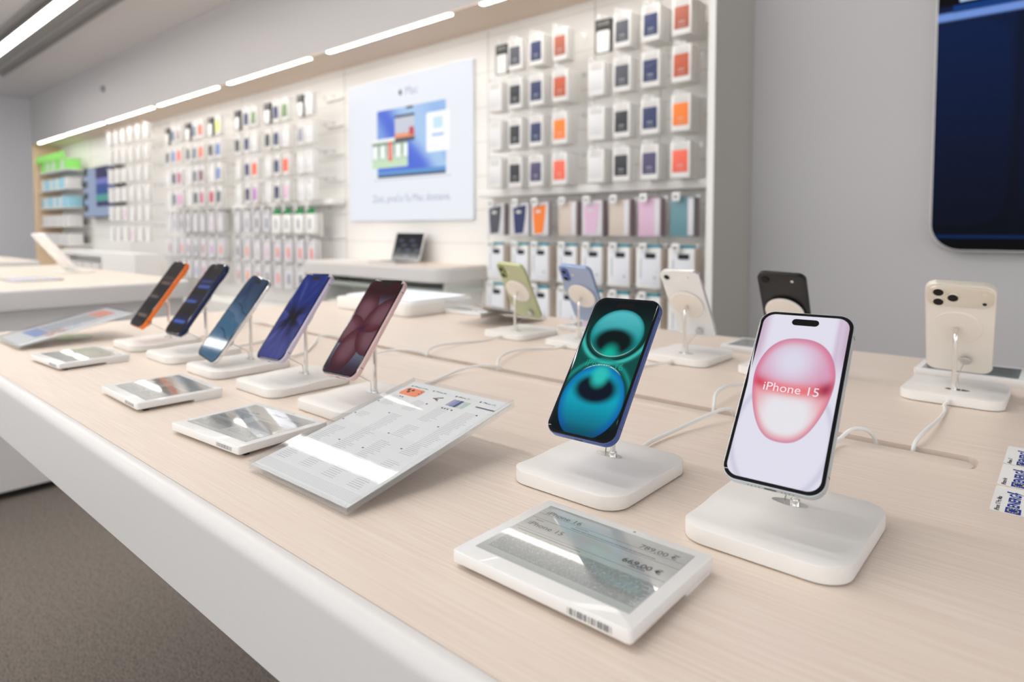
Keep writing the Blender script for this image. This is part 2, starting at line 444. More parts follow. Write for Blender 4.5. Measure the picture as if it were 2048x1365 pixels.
# ------------------------------------------------------------------ display table
TX0, TX1, TY0, TY1 = -1.79, .80, .2357, 1.337
GY0, GY1, GX1, GX0 = .743, .787, -.064, -1.66      # cable slot in the middle
GX1b, GX0b = .70, .06
table = empty('display_table', (0, 0, TT))
tag(table, 'long display table with pale oak top, cable slot and rounded white apron', 'table')
def holed_plate(outer, holes, z1, z0):
    bm = nb(); edges = []; loops = []
    for pts in [outer] + holes:
        vs = [bm.verts.new((x, y, z1)) for x, y in pts]; loops.append(vs)
        for i in range(len(vs)): edges.append(bm.edges.new((vs[i], vs[(i + 1) % len(vs)])))
    bmesh.ops.triangle_fill(bm, edges=edges, use_beauty=True)
    for vs in loops:
        lo = [bm.verts.new((v.co.x, v.co.y, z0)) for v in vs]
        for i in range(len(vs)):
            j = (i + 1) % len(vs); bm.faces.new((vs[i], vs[j], lo[j], lo[i]))
    return bm
slots = [rr(GX1 - GX0, GY1 - GY0, .012, 6, (GX0 + GX1) / 2, (GY0 + GY1) / 2), rr(GX1b - GX0b, GY1 - GY0, .012, 6, (GX0b + GX1b) / 2, (GY0 + GY1) / 2)]
b = holed_plate(rr(TX1 - TX0, TY1 - TY0, .006, 3, (TX0 + TX1) / 2, (TY0 + TY1) / 2), slots, 0.0, -.03)
obj('tabletop', b, WOOD, table, smooth=False)
b = nb(); box(b, TX0 + .01, TX1 - .01, TY0 + .01, TY1 - .01, -.05, -.0301); obj('under_board', b, mat('slot_shade_wood', srgb(150, 122, 98), .7), table, smooth=False)  # shade inside the slot is put into this darker wood colour
for (a, c), nm in (((GX0, GX1), 0), ((GX0b, GX1b), 1)):
    b = nb(); slab(b, c - a - .004, .0262, .010, -.029, -.0004, .0004, 'z', (a + c) / 2 - .001, GY0 + .0137)
    obj('slot_cover', b, WOOD, table)
def apron(x0, x1, y0, y1, prof, parent, m_, name='apron', r0=.006):
    rings = []
    for off, z in prof:
        rings.append([(x, y, z) for x, y in rr(x1 - x0 + 2 * off, y1 - y0 + 2 * off, r0 + off if off > 0 else r0, 5, (x0 + x1) / 2, (y0 + y1) / 2)])
    bm = nb(); loft(bm, rings, False, False)
    return obj(name, bm, m_, parent)
prof = [(.0, -.02), (.0, -.0008), (.0008, .0), (.003, .0)] + [(.003 + .012 * math.sin(a), -.012 + .012 * math.cos(a)) for a in [PI / 2 * k / 8 for k in range(1, 9)]] + [(.015, -.0826), (.0142, -.0835), (-.03, -.0835), (-.03, -.03)]
apron(TX0, TX1, TY0, TY1, prof, table, METALW)
b = nb(); box(b, -.85, TX1 - .35, TY0 + .36, TY1 - .36, Z0 + .001, -.05); obj('plinth', b, METALW, table, smooth=False)

# ------------------------------------------------------------------ phones
def phone(name, label, model, pose, body, back, paper=None, island='pill', group=None, es=1.0, glassback=.25, bandc=None):
    """local frame: x right seen from the front, z up, front glass at y=0, back at y=+t"""
    w_, h_, t, r = model['w'], model['h'], model['t'], model['r']
    px, py, pz, yaw, tilt, roll = pose
    e = empty(name, (px, py, TT + pz))
    e.rotation_euler = (Matrix.Rotation(yaw, 3, 'Z') @ Matrix.Rotation(-tilt, 3, 'X') @ Matrix.Rotation(roll, 3, 'Y')).to_euler()
    tag(e, label, 'phone', group)
    bm = nb(); bev = .0011
    rings = []
    for y, ins in ((0.0002, .0009), (.0002 + .0003, .0003), (.0016, 0), (t - .0016, 0), (t - .0005, .0003), (t - .0001, .0011)):
        rings.append([(a, y, c) for a, c in rr(w_ - 2 * ins, h_ - 2 * ins, r - ins, 10)])
    loft(bm, rings); obj('frame', bm, body, e)
    bm = nb(); loft(bm, [[(a, y, c) for a, c in rr(w_ - 2 * i, h_ - 2 * i, r - i, 10)] for y, i in ((.0005, .0006), (.00005, .0008), (-.0001, .0011))])
    obj('screen_glass', bm, BLACKG, e)
    bz = model.get('bezel', .0033)
    bm = nb(); quad_uv(bm, rr(w_ - 2 * bz, h_ - 2 * bz, r - bz + .0008, 10), P(-.00016)); obj('display', bm, paper or SCREEN_OFF, e, smooth=False, fix=False)
    if island == 'pill':
        bm = nb(); quad_uv(bm, rr(.0205, .0060, .003, 8, 0, h_ / 2 - bz - .0062), P(-.00022)); obj('camera_cutout', bm, BLACKG, e, smooth=False, fix=False)
    elif island == 'notch':
        bm = nb(); quad_uv(bm, rr(.0225, .0066, .0028, 8, 0, h_ / 2 - bz - .0022), P(-.00022)); obj('camera_cutout', bm, BLACKG, e, smooth=False, fix=False)
    bm = nb(); loft(bm, [[(a, y, c) for a, c in rr(w_ - 2 * i, h_ - 2 * i, r - i, 10)] for y, i in ((t - .0003, .0008), (t, .0013), (t + .00005, .0022))])
    obj('back_glass', bm, back, e)
    # side buttons, antenna bands, port
    for zc, L, sx in ((h_ * .165, .0185, 1), (-h_ * .08, .0165, 1), (h_ * .20, .010, -1), (h_ * .11, .010, -1), (h_ * .27, .006, -1)):
        bm = nb(); slab(bm, .0032, L, .0016, 0, .00028, .0001, 'x', t / 2, zc, 5)
        if sx < 0: bmesh.ops.scale(bm, vec=(-1, 1, 1), verts=bm.verts)
        bmesh.ops.translate(bm, vec=(sx * (w_ / 2 - .00005), 0, 0), verts=bm.verts)
        obj('side_button', bm, body, e)
    bc = bandc or DARKLINE
    for sx in (-1, 1):
        for zc in (h_ / 2 - .0175, -h_ / 2 + .0175):
            bm = nb(); x0 = sx * (w_ / 2)
            box(bm, min(x0 - sx * .001, x0 + sx * .00006), max(x0 - sx * .001, x0 + sx * .00006), .0014, t - .0014, zc - .0004, zc + .0004)
            obj('antenna_band', bm, bc, e, smooth=False)
    bm = nb(); slab(bm, .0090, .0028, .0013, -.00012, .0004, .0001, 'z', 0, t / 2, 4)
    bmesh.ops.translate(bm, vec=(0, 0, -h_ / 2), verts=bm.verts); obj('charging_port', bm, BLACK, e)
    bm = nb()
    for k in (list(range(-6, -2)) + list(range(3, 7))):
        bb = .0026 * k; disc(bm, .0006, -h_ / 2 - .0001, -h_ / 2 + .0005, 'z', (bb, t / 2), 8)
    obj('speaker_holes', bm, BLACK, e)
    # rear cameras. seen from behind the block sits at the upper left => +x side of the local frame
    cam_k = model['cam']; lensring = mat('lens_ring_' + body.name, body.node_tree.nodes['Principled BSDF'].inputs['Base Color'].default_value[:], .25, .8)
    def lens(par, lx, lz, rad, y0):
        bm = nb(); disc(bm, rad, y0 - .001, y0 + .0012, 'y', (lx, lz), 28, .0003); L_ = obj('lens', bm, lensring, par)
        bm = nb(); disc(bm, rad * .80, y0 + .0012, y0 + .0014, 'y', (lx, lz), 28, .00005); obj('lens_glass', bm, BLACKG, L_)
    if cam_k == 'pro':
        bm = nb(); slab(bm, w_ - .006, .0345, .0125, t - .001, t + .0024, .0011, 'y', 0, h_ / 2 - .0205, 8); o_ = obj('camera_plateau', bm, body, e)
        X0 = w_ / 2 - .0155
        for lx, lz in ((X0, h_ / 2 - .0122), (X0, h_ / 2 - .0290), (X0 - .0160, h_ / 2 - .0206)): lens(o_, lx, lz, .0074, t + .0024)
        bm = nb(); disc(bm, .0030, t + .0022, t + .0026, 'y', (-w_ / 2 + .0125, h_ / 2 - .0122), 20); obj('flash', bm, mat('flash_lens', srgb(225, 215, 200), .2), o_)
        bm = nb(); disc(bm, .0024, t + .0022, t + .0026, 'y', (-w_ / 2 + .0125, h_ / 2 - .0290), 20); obj('depth_sensor', bm, BLACKG, o_)
    elif cam_k == 'dual':
        bm = nb(); slab(bm, .0170, .0345, .0084, t - .001, t + .0014, .0006, 'y', w_ / 2 - .0130, h_ / 2 - .0225, 8); o_ = obj('camera_bump', bm, model.get('bump', back), e)
        for lz in (h_ / 2 - .0142, h_ / 2 - .0308): lens(o_, w_ / 2 - .0130, lz, .0069, t + .0014)
        bm = nb(); disc(bm, .0024, t - .0001, t + .0003, 'y', (w_ / 2 - .0285, h_ / 2 - .0225), 16); obj('flash', bm, mat('flash_lens', srgb(225, 215, 200), .2), e)
    elif cam_k == 'air':
        bm = nb(); slab(bm, w_ - .006, .0190, .0092, t - .001, t + .0026, .0010, 'y', 0, h_ / 2 - .0140, 8); o_ = obj('camera_plateau', bm, back, e)
        lens(o_, w_ / 2 - .0140, h_ / 2 - .0140, .0072, t + .0026)
        bm = nb(); disc(bm, .0022, t + .0024, t + .0028, 'y', (-w_ / 2 + .015, h_ / 2 - .0140), 16); obj('flash', bm, mat('flash_lens', srgb(225, 215, 200), .2), o_)
    else:
        lens(e, w_ / 2 - .0125, h_ / 2 - .0125, .0062, t)
        bm = nb(); disc(bm, .0022, t - .0001, t + .0003, 'y', (-w_ / 2 + .0200, h_ / 2 - .0125), 16); obj('flash', bm, mat('flash_lens', srgb(225, 215, 200), .2), e)
    if cam_k != 'x':
        bm = nb(); apple(bm, .0058, 0, .004, P(t + .00012)); obj('rear_logo', bm, CHROME, e, smooth=False)
    return e
SCREEN_OFF = mat('screen_glow_plain', (0.01, .01, .01, 1), .05, emit=srgb(60, 80, 120), es=.5)
def wall_text(e, s, size, z, m_, y=-.0003, bold=0.0):
    b = nb(); add_bm(b, text_bm(s, size, bold=bold), Matrix.Translation((0, y, z)) @ Matrix.Rotation(PI / 2, 4, 'X'))
    return obj('screen_text', b, m_, e, smooth=False)

ES = .92
def pink(g, u, v, _):       # pale lilac field, rose capsule with a red waist
    x = (u - .5) * 2; y = (v - .5) * 4.22
    bgc = mix(g, x.abs().ss(.72, 1.0) * y.ss(.4, 1.2) * .75, c3(232, 230, 244), c3(196, 160, 190))
    bgc = mix(g, ((x.sq() + (y + 1.05).sq() * .55).sqrt() - 1.05).bump(0.0, .06) * .35, bgc, c3(168, 168, 196))
    bgc = mix(g, (x - .80).bump(0.0, .07) * y.ss(.2, .9) * .6, bgc, c3(205, 175, 205))
    yy = y - .14
    half = yy.ss(-1.3, .5) * .20 + .72         # half width grows upwards
    h_ = yy.gt(0) * 0.02 + 1.32
    r = ((x / half).abs().pow(2.45) + (yy / h_).abs().pow(2.45)).pow(1 / 2.45)
    ins = r.ss(1.01, .985)
    white = mix(g, (((x + .1).sq() + (y - .85).sq() * .9).sqrt()).ss(.9, .1), c3(222, 160, 190), c3(226, 222, 240))
    white2 = mix(g, ((x.sq() + (y + .50).sq() * .8).sqrt()).ss(.85, .35), c3(238, 176, 184), c3(238, 236, 242))
    body = mix(g, y.ss(.05, .28), white2, white)
    wy = y - .10 + x.sq() * -.22
    band = wy.bump(0.0, .17)
    body = mix(g, band * .96, body, mix(g, x.abs().ss(.35, .8), c3(238, 116, 122), c3(214, 70, 92)))
    body = mix(g, band * x.ss(.45, .82) * .8, body, c3(134, 40, 74))
    body = mix(g, r.ss(.80, 1.0) * .65, body, c3(226, 104, 128))
    body = mix(g, r.ss(.93, 1.0) * .45, body, c3(190, 140, 180))
    return mix(g, ins, bgc, body)
def teal(g, u, v, _):       # two glossy bubbles, turquoise above, blue below
    x = (u - .5) * 2; y = (v - .5) * 4.22
    bgc = mix(g, y.ss(2.0, .2) * y.ss(-2.0, -.4) , c3(1, 16, 16), c3(2, 76, 68))
    cx, cy = .02, 1.03
    d = (((x - cx) / .88).sq() + ((y - cy) / .80).sq()).sqrt()
    # bright sweeps outside the upper bubble
    sw = ((d - 1.20).bump(0.0, .085) * (y - .95).ss(.35, -.45))
    a = mix(g, sw, bgc, c3(60, 190, 180))
    a = mix(g, (d - 1.08).bump(0.0, .05) * (y - 1.4).ss(0, -.5) * .9, a, c3(0, 22, 22))
    # the bubble
    di = ((x - cx).sq() / .44 + (y - .74).sq() / .19).sqrt()
    hole = di.ss(1.25, .70)
    bub = mix(g, (y - 1.5).ss(-.9, .3), c3(8, 150, 150), c3(86, 190, 200))
    bub = mix(g, d.ss(.80, 1.0) * .85, bub, c3(0, 128, 132))
    bub = mix(g, hole, bub, c3(0, 18, 18))
    bub = mix(g, (((x - cx).sq() * 3.2 + (y - .27).sq() * 1.9).sqrt()).ss(.75, .1), bub, c3(0, 182, 162))
    bub = mix(g, (d - .965).bump(0.0, .02) * (y - .8).ss(.0, -.5), bub, c3(200, 240, 225))
    a = mix(g, d.ss(1.0, .93) , a, bub)
    # lower bubble
    c2 = -1.13
    e_ = ((x / 1.0).sq() + ((y - c2) / 1.13).sq()).sqrt()
    a = mix(g, (e_ - 1.12).bump(0.0, .06) * (y + .6).ss(-.4, .3) * .75, a, c3(24, 150, 140))
    f_ = ((x).sq() / .40 + (y + .76).sq() / .16).sqrt()
    lo = mix(g, (y + 1.9).ss(-.3, 1.1), c3(4, 96, 120), c3(0, 170, 196))
    lo = mix(g, e_.ss(.70, 1.0) * .8, lo, c3(4, 84, 178))
    lo = mix(g, f_.ss(1.35, .75), lo, c3(1, 16, 34))
    lo = mix(g, ((x.sq() * 4.5 + (y + .36).sq() * 3.2).sqrt()).ss(.85, .2), lo, c3(44, 196, 186))
    lo = mix(g, (y + 2.1).ss(.35, -.1) * .9, lo, c3(2, 74, 78))
    a = mix(g, e_.ss(1.0, .955), a, lo)
    a = mix(g, (e_ - .985).bump(0.0, .013) * (y + .4).ss(.1, .35), a, c3(190, 235, 225))
    return a
def petals(g, u, v, _):     # maroon petals over grey blue
    x = (u - .5) * 2; y = (v - .5) * 4.22 + .12
    r = (x.sq() + y.sq()).sqrt()
    bgc = mix(g, y.abs().ss(.2, 2.0), c3(122, 140, 160), c3(62, 50, 70))
    a = bgc; n = 5
    for k in range(n):
        th = math.radians(90 + 24 + 72 * k); cx, cy = math.cos(th), math.sin(th)
        al = x * cx + y * cy; ac = x * -cy + y * cx
        L = 2.0 if k in (0, 4, 2) else 1.7
        q = (((al - L / 2) / (L / 2)).sq() + (ac / .66).sq()).sqrt()
        col_ = mix(g, q.ss(.2, 1.0), c3(118, 74, 84), c3(82, 26, 38))
        a = mix(g, q.ss(1.0, .985) * .93, a, col_)
        a = mix(g, q.ss(1.0, .985) * (al.ss(.7, .0)) * ac.abs().ss(.10, .0) * .8, a, c3(60, 20, 66))
    a = mix(g, y.ss(1.0, 1.7), a, c3(50, 12, 22))
    a = mix(g, y.ss(-1.2, -1.9) * .7, a, c3(54, 26, 40))
    return mix(g, r.ss(.16, .0), a, c3(50, 22, 74))
def butterfly(g, u, v, _):  # blue field, dark wing shape, fine rays
    x = (u - .5) * 2; y = (v - .5) * 4.22 + .10
    r = (x.sq() + y.sq()).sqrt() + .001; th = y.atan2(x)
    rays = noise(g, th * 1.5, r * .25, 1.9, 2.0)
    a = mix(g, y.ss(-1.6, 1.2), c3(70, 76, 140), c3(12, 40, 122))
    a = mix(g, rays.ss(.52, .78) * r.ss(.3, 1.0) * .6, a, c3(104, 108, 190))
    a = mix(g, rays.ss(.5, .3) * .35, a, c3(10, 22, 90))
    wing = (y.abs() - x.abs().pow(.7) * 1.0).ss(.55, -.05) * r.ss(1.25, .25)
    side = (y.abs() / (x.abs() + .02)).ss(.45, .15) * x.abs().ss(.25, .6)
    a = mix(g, wing * (1.0 - side), a, c3(3, 4, 16))
    a = mix(g, side * r.ss(1.3, .4) * .35, a, c3(70, 84, 160))
    return mix(g, y.lt(-.1) * (x.abs().ss(.75, .3)) * r.ss(1.7, .7) * rays.ss(.62, .35) * .8, a, c3(18, 14, 60))
def skyblue(g, u, v, _):    # slate blue with two dark creases
    x = (u - .5) * 2; y = (v - .5) * 4.22
    a = mix(g, v.ss(.35, .92), c3(74, 116, 148), c3(2, 44, 84))
    a = mix(g, (noise(g, u, v, 1.6) - .5).abs().ss(.0, .12) * .12, a, c3(120, 140, 170))
    for c in (.62, -.72):
        k = (y - c + x * .10 - (x - .15).ss(-.2, .4) * -.20)
        a = mix(g, k.bump(0.0, .03) * x.ss(-.7, -.3) * .8, a, c3(4, 26, 48))
        a = mix(g, k.ss(0.0, -.5) * k.gt(-.5) * .22, a, c3(150, 172, 200))
    return a
def bands(c_hi, c_lo, c_dim):
    def f(g, u, v, _):
        x = (u - .5) * 2; a = mix(g, v.ss(.0, .14), c3(*c_lo), c3(10, 9, 11))
        for vc, w_, s_, ic in ((.155, .022, 1.0, .0), (.445, .020, .8, -.3), (.665, .022, .75, .1), (.745, .018, .35, .0)):
            br = (v - vc - x * .004).bump(0.0, w_) * (x - ic).abs().ss(.95, .5)
            a = mix(g, br * s_, a, c3(*c_hi))
            a = mix(g, (v - vc - .055).bump(0.0, .035) * .35 * s_, a, c3(*c_dim))
        rim = (x.abs() - .9).abs().ss(.10, .0) * v.ss(.1, .6)
        return mix(g, rim * .5, a, c3(*c_dim))
    return f
W17 = dict(w=.0715, h=.1496, t=.0080, r=.0125, cam='dual')
W15 = dict(w=.0716, h=.1476, t=.0078, r=.0118, cam='dual')
W17E = dict(w=.0715, h=.1467, t=.0078, r=.0118, cam='single')
AIR = dict(w=.0747, h=.1562, t=.0058, r=.0130, cam='air')
PRO = dict(w=.0719, h=.1500, t=.0088, r=.0135, cam='pro')
MAX = dict(w=.0780, h=.1634, t=.0088, r=.0140, cam='pro')
def metalc(n, r, g, b, rough=.32, metal=.55): return mat(n, srgb(r, g, b), rough, metal, spec=.5)
YP = .5228
def front_pose(dx, dy, z, yaw, tilt, roll, X):
    R_ = math.radians
    return (X + dx, YP + dy, z, R_(yaw), R_(tilt), R_(roll))
X15, SP = -.15899, .16727
FX = [X15, X15 - SP, X15 - 3.2 * SP, X15 - 4.2 * SP, X15 - 5.2 * SP, X15 - 6.2 * SP, X15 - 7.2 * SP]
e = phone('phone', 'pale silver phone with a pink and lilac screen, nearest the camera', W15, front_pose(0, -.0191, .1039, 1.5, 39.2, -.6, FX[0]),
          metalc('silver_aluminium', 196, 202, 206), mat('white_back_glass', srgb(232, 232, 230), .3), shader('wallpaper_pink', pink, .05, emission=True, spec=.14, es=ES))
wall_text(e, 'iPhone 15', .0102, .0040, mat('screen_white_text', (.02, .02, .02, 1), .1, emit=srgb(240, 232, 240), es=.95))
e = phone('phone', 'ultramarine phone with two turquoise bubbles on its screen', W15, front_pose(.0016, -.0183, .1037, 1.4, 38.7, -.5, FX[1]),
          metalc('ultramarine_aluminium', 72, 96, 160), mat('ultramarine_back_glass', srgb(80, 104, 196), .3), shader('wallpaper_teal', teal, .05, emission=True, spec=.14, es=ES))
wall_text(e, 'iPhone 16', .0100, -.0008, mat('screen_teal_text', (.0, .02, .02, 1), .1, emit=srgb(20, 160, 140), es=.8))
phone('phone', 'pale pink phone with maroon petal wallpaper, beside the large acrylic sign', W17E, front_pose(-.004, -.0146, .1028, 0, 37.5, -1.6, FX[2]),
      metalc('pink_aluminium', 226, 196, 194), mat('pink_back_glass', srgb(228, 198, 198), .35), shader('wallpaper_petals', petals, .05, emission=True, spec=.14, es=.85), 'notch')
phone('phone', 'lavender phone with dark blue butterfly wallpaper, left of the pale pink phone', W17, front_pose(-.004, -.0161, .1023, 0, 37.0, -2.0, FX[3]),
      metalc('lavender_aluminium', 206, 198, 216), mat('lavender_back_glass', srgb(208, 200, 222), .35), shader('wallpaper_butterfly', butterfly, .05, emission=True, spec=.14, es=.85))
phone('phone', 'clear silver-edged thin phone with slate blue screen, twisted on its stand', AIR, front_pose(-.0054, -.0259, .0854, 0.2, 34.6, 7.7, FX[4]),
      metalc('polished_silver', 226, 226, 226, .14, .9), mat('white_back_glass', srgb(232, 232, 230), .3), shader('wallpaper_slate', skyblue, .05, emission=True, spec=.14, es=.72))
phone('phone', 'dark blue phone with thick camera block and blue-banded black screen', PRO, front_pose(-.004, -.0153, .1048, -2.0, 36.2, -.6, FX[5]),
      metalc('deep_blue_aluminium', 26, 38, 76), mat('deep_blue_back_glass', srgb(30, 42, 84), .35), shader('wallpaper_blue_bands', bands((70, 104, 200), (30, 24, 26), (16, 34, 96)), .05, emission=True, spec=.14, es=.9))
phone('phone', 'orange phone with thick camera block and brown-banded black screen, far end', PRO, front_pose(.0065, -.021, .1036, -2.0, 35.6, 1.4, FX[6]),
      metalc('orange_aluminium', 244, 122, 44, .4, .3), mat('orange_back_glass', srgb(240, 124, 50), .35), shader('wallpaper_brown_bands', bands((120, 102, 96), (58, 52, 56), (54, 38, 32)), .05, emission=True, spec=.14, es=.9))
# back row, facing away
BX = [-.1167, -.343, -.5086, -.733, -.8986]
BYP = 1.045
def back_pose(X, dx, dy, z, yaw, tilt, roll):
    R_ = math.radians
    return (X + dx, BYP + dy, z, PI + R_(yaw), R_(tilt), R_(roll))
BK = [('phone', 'white and gold phone with three cameras, seen from behind at the right', MAX, back_pose(BX[0], .0024, .0185, .0975, 3.0, 37, -1.5), metalc('pale_gold_aluminium', 226, 220, 206), mat('cream_white_glass', srgb(232, 226, 216), .35)),
      ('phone', 'black phone seen from behind, above the pink screen phone', W17E, back_pose(BX[1], .0, .018, .1075, 2.5, 38.5, -3), mat('black_aluminium', srgb(26, 25, 26), .35, .4), mat('black_back_glass', srgb(22, 20, 21), .3)),
      ('phone', 'white single-camera phone with silver rim, seen from behind', W17E, back_pose(BX[2], .0, .0185, .1014, 2, 34.5, .9), metalc('polished_silver', 226, 226, 226, .14, .9), mat('white_back_glass', srgb(232, 232, 230), .3)),
      ('phone', 'light blue two-camera phone seen from behind', dict(W17, bump=mat('deep_sky_bump', srgb(40, 80, 170), .25)), back_pose(BX[3], .0, .018, .1035, 3, 38, -5), metalc('light_blue_aluminium', 142, 160, 196), mat('light_blue_glass', srgb(154, 168, 196), .35)),
      ('phone', 'sage green two-camera phone seen from behind', dict(W17, bump=mat('moss_bump', srgb(108, 124, 56), .25)), back_pose(BX[4], .0001, .0185, .1000, .2, 35.5, -5.5), metalc('sage_aluminium', 190, 196, 150), mat('sage_glass', srgb(180, 184, 146), .35))]
for nm, lb, md, ps, bo, ba in BK: phone(nm, lb, md, ps, bo, ba, SCREEN_OFF)

# ------------------------------------------------------------------ phone stands
BW, BY0, BY1, BT, BR = .1155, -.0878, .0455, .0127, .021
def base_bm():
    bm = nb(); cy = (BY0 + BY1) / 2; h_ = BY1 - BY0
    def hw(y, ins=0):
        d = min(y - BY0, BY1 - y) - ins; r = BR - ins; W_ = BW / 2 - ins
        if d >= r: return W_
        return W_ - r + math.sqrt(max(r * r - (r - d) ** 2, 0))
    def ztop(y):    # shallow cross-wise hollow in front of the pole
        t = (y + .050) / .022
        return BT - (.0015 * math.exp(-t ** 4) if abs(t) < 2 else 0)
    ys = [BR * (1 - math.cos(PI / 2 * k / 8)) for k in range(9)]
    mid = [BR + (h_ - 2 * BR) * k / 26 for k in range(1, 26)]
    ts = ys + mid + [h_ - q for q in ys[::-1]]
    def row(t, ins): return BY0 + ins + (h_ - 2 * ins) * t / h_
    def outline(ins, zf):
        L_ = []; R_ = []
        for t in ts:
            y = row(t, ins); a = hw(y, ins); L_.append((-a, y, zf(y))); R_.append((a, y, zf(y)))
        return L_, R_
    def mk(ins, zf):
        L_, R_ = outline(ins, zf); return [bm.verts.new(p) for p in L_], [bm.verts.new(p) for p in R_]
    lv = [mk(.0008, ztop), mk(.0002, lambda y: ztop(y) - .0003), mk(0, lambda y: ztop(y) - .0009), mk(0, lambda y: .0012), mk(.0010, lambda y: .0008)]
    for (La, Ra), (Lb, Rb) in zip(lv, lv[1:]):
        for i in range(len(ts) - 1):
            bm.faces.new((La[i], La[i + 1], Lb[i + 1], Lb[i])); bm.faces.new((Ra[i + 1], Ra[i], Rb[i], Rb[i + 1]))
        bm.faces.new((Ra[0], La[0], Lb[0], Rb[0])); bm.faces.new((La[-1], Ra[-1], Rb[-1], Lb[-1]))
    La, Ra = lv[0]; Lb, Rb = lv[-1]
    for i in range(len(ts) - 1):
        bm.faces.new((La[i], Ra[i], Ra[i + 1], La[i + 1])); bm.faces.new((Lb[i + 1], Rb[i + 1], Rb[i], Lb[i]))
    return bm
def make_stand():
    e = empty('phone_stand', (0, 0, TT))
    obj('base', base_bm(), WHITE, e)
    bm = nb(); slab(bm, BW - .012, BY1 - BY0 - .012, BR - .006, 0, .0011, .0001, 'z', 0, (BY0 + BY1) / 2); obj('foot_pad', bm, BLACK, e)
    bm = nb(); n = 24                      # almond-shaped polished plate around the pole
    pts = []
    for k in range(n):
        a = 2 * PI * k / n; cx, sx = math.cos(a), math.sin(a)
        pts.append((.0140 * math.copysign(abs(cx) ** 1.2, cx), .0062 * sx))
    loft(bm, [[(x - .004, y, z) for x, y in pts] for z in (BT - .0005, BT + .0005)]); obj('socket_plate', bm, CHROME, e)
    tau = math.radians(38)
    bm = nb(); path = [(0, 0, BT), (0, 0, .05), (0, 0, .080)] + [(0, -.006 * (1 - math.cos(a)), .080 + .009 * math.sin(a)) for a in [PI / 2 * k / 6 * .62 for k in range(1, 7)]] + [(0, -.0085, .0945)]
    tube(bm, path, .0027, 14); disc(bm, .0037, BT, BT + .004, n=16); obj('pole', bm, CHROME, e)
    bm = nb(); disc(bm, .0295, 0, .0052, 'y', (0, 0), 48, .0012)
    bmesh.ops.rotate(bm, verts=bm.verts, matrix=Matrix.Rotation(-tau, 3, 'X'))
    bmesh.ops.translate(bm, verts=bm.verts, vec=(0, -.0118, .0986)); obj('charging_puck', bm, mat('warm_white_silicone', srgb(232, 224, 214), .5), e)
    return e
stand0 = make_stand()
def cable(e, ctrl):
    bm = nb(); tube(bm, smooth_path(ctrl, 8), .0021, 10)
    bm2 = nb(); disc(bm2, .0030, BY1 - .001, BY1 + .006, 'y', (ctrl[0][0], ctrl[0][2]), 14, .0005)
    add_bm(bm, bm2, Matrix.Identity(4)); return obj('power_cable', bm, CABLE, e)
def tether(e, dz=0, x1=.012, rear=False):
    bm = nb()
    tube(bm, smooth_path([(-.0085, 0.0, BT), (-.004, -.004, BT + .013), (x1 * .5, -.018, BT + .021), (x1, -.0400, .0465)], 6), .0006, 6)
    obj('tether_wire', bm, STEEL, e)
    bm = nb(); disc(bm, .0068, 0, .0022, 'y', (0, 0), 20, .0005)
    bmesh.ops.rotate(bm, verts=bm.verts, matrix=Matrix.Rotation(-math.radians(38), 3, 'X'))
    bmesh.ops.translate(bm, verts=bm.verts, vec=(x1, -.0412, .0470)); obj('tether_pad', bm, STEEL, e)
GV = .7795         # middle of the open slot
names = ['under the pink-screened phone, nearest the camera', 'under the ultramarine phone with turquoise screen', 'under the pale pink phone beside the acrylic sign',
         'under the lavender phone', 'under the clear thin phone', 'under the dark blue phone', 'under the orange phone, last of the front row']
CP = [[(-.175, .62, .004), (-.182, .70, .004), (-.180, .738, .008), (-.172, .752, .016), (-.161, .765, .014), (-.155, .776, .002), (-.155, .779, -.015)],
      [(-.332, .61, .004), (-.329, .655, .005), (-.320, .705, .010), (-.311, .735, .0145), (-.306, .754, .0125), (-.309, .772, .003), (-.310, .779, -.015)],
      [(-.713, .644, .003), (-.729, .703, .005), (-.718, .737, .010), (-.702, .760, .009), (-.697, .775, .001), (-.697, .779, -.015)],
      [(-.888, .60, .003), (-.940, .698, .004), (-.936, .745, .008), (-.900, .766, .009), (-.880, .776, .001), (-.880, .779, -.015)],
      [(-1.06, .64, .003), (-1.13, .705, .004), (-1.175, .745, .008), (-1.165, .766, .008), (-1.150, .777, .001), (-1.149, .779, -.015)],
      [(-1.24, .66, .003), (-1.305, .725, .006), (-1.300, .760, .008), (-1.285, .777, .001), (-1.285, .779, -.015)],
      [(-1.40, .66, .003), (-1.455, .735, .006), (-1.450, .762, .008), (-1.435, .777, .001), (-1.435, .779, -.015)]]
CPB = [[(-.119, .980, .004), (-.115, .952, .0025), (-.114, .885, .006), (-.116, .818, .0095), (-.120, .785, .003), (-.121, .779, -.015)],
       [(-.345, .95, .004), (-.347, .892, .011), (-.349, .849, .0165), (-.346, .805, .0155), (-.340, .784, .004), (-.340, .779, -.015)],
       [(-.525, .965, .003), (-.54, .90, .004), (-.53, .83, .010), (-.515, .793, .008), (-.510, .782, .001), (-.510, .779, -.015)],
       [(-.745, .975, .003), (-.772, .935, .004), (-.757, .86, .009), (-.724, .80, .011), (-.710, .782, .003), (-.709, .779, -.015)],
       [(-.90, .965, .003), (-.915, .91, .003), (-.907, .84, .008), (-.889, .793, .0085), (-.882, .782, .001), (-.881, .779, -.015)]]
def cable_world(st, pts):
    M = (Matrix.Translation(st.location) @ st.rotation_euler.to_matrix().to_4x4()).inverted()
    cable(st, [(0, BY1 - .002, .0062), (0, BY1 + .010, .006)] + [tuple(M @ Vector((x, y, z + TT))) for x, y, z in pts])
fr = [(-.1546, .030), (-.3117, .030), (-.697, .020), (-.8714, .020), (-1.06, .02), (-1.23, .02), (-1.39, .02)]
bk = [(-.1211, .02), (-.3357, .03), (-.52, .02), (-.7081, .015), (-.881, .015)]
allst = []
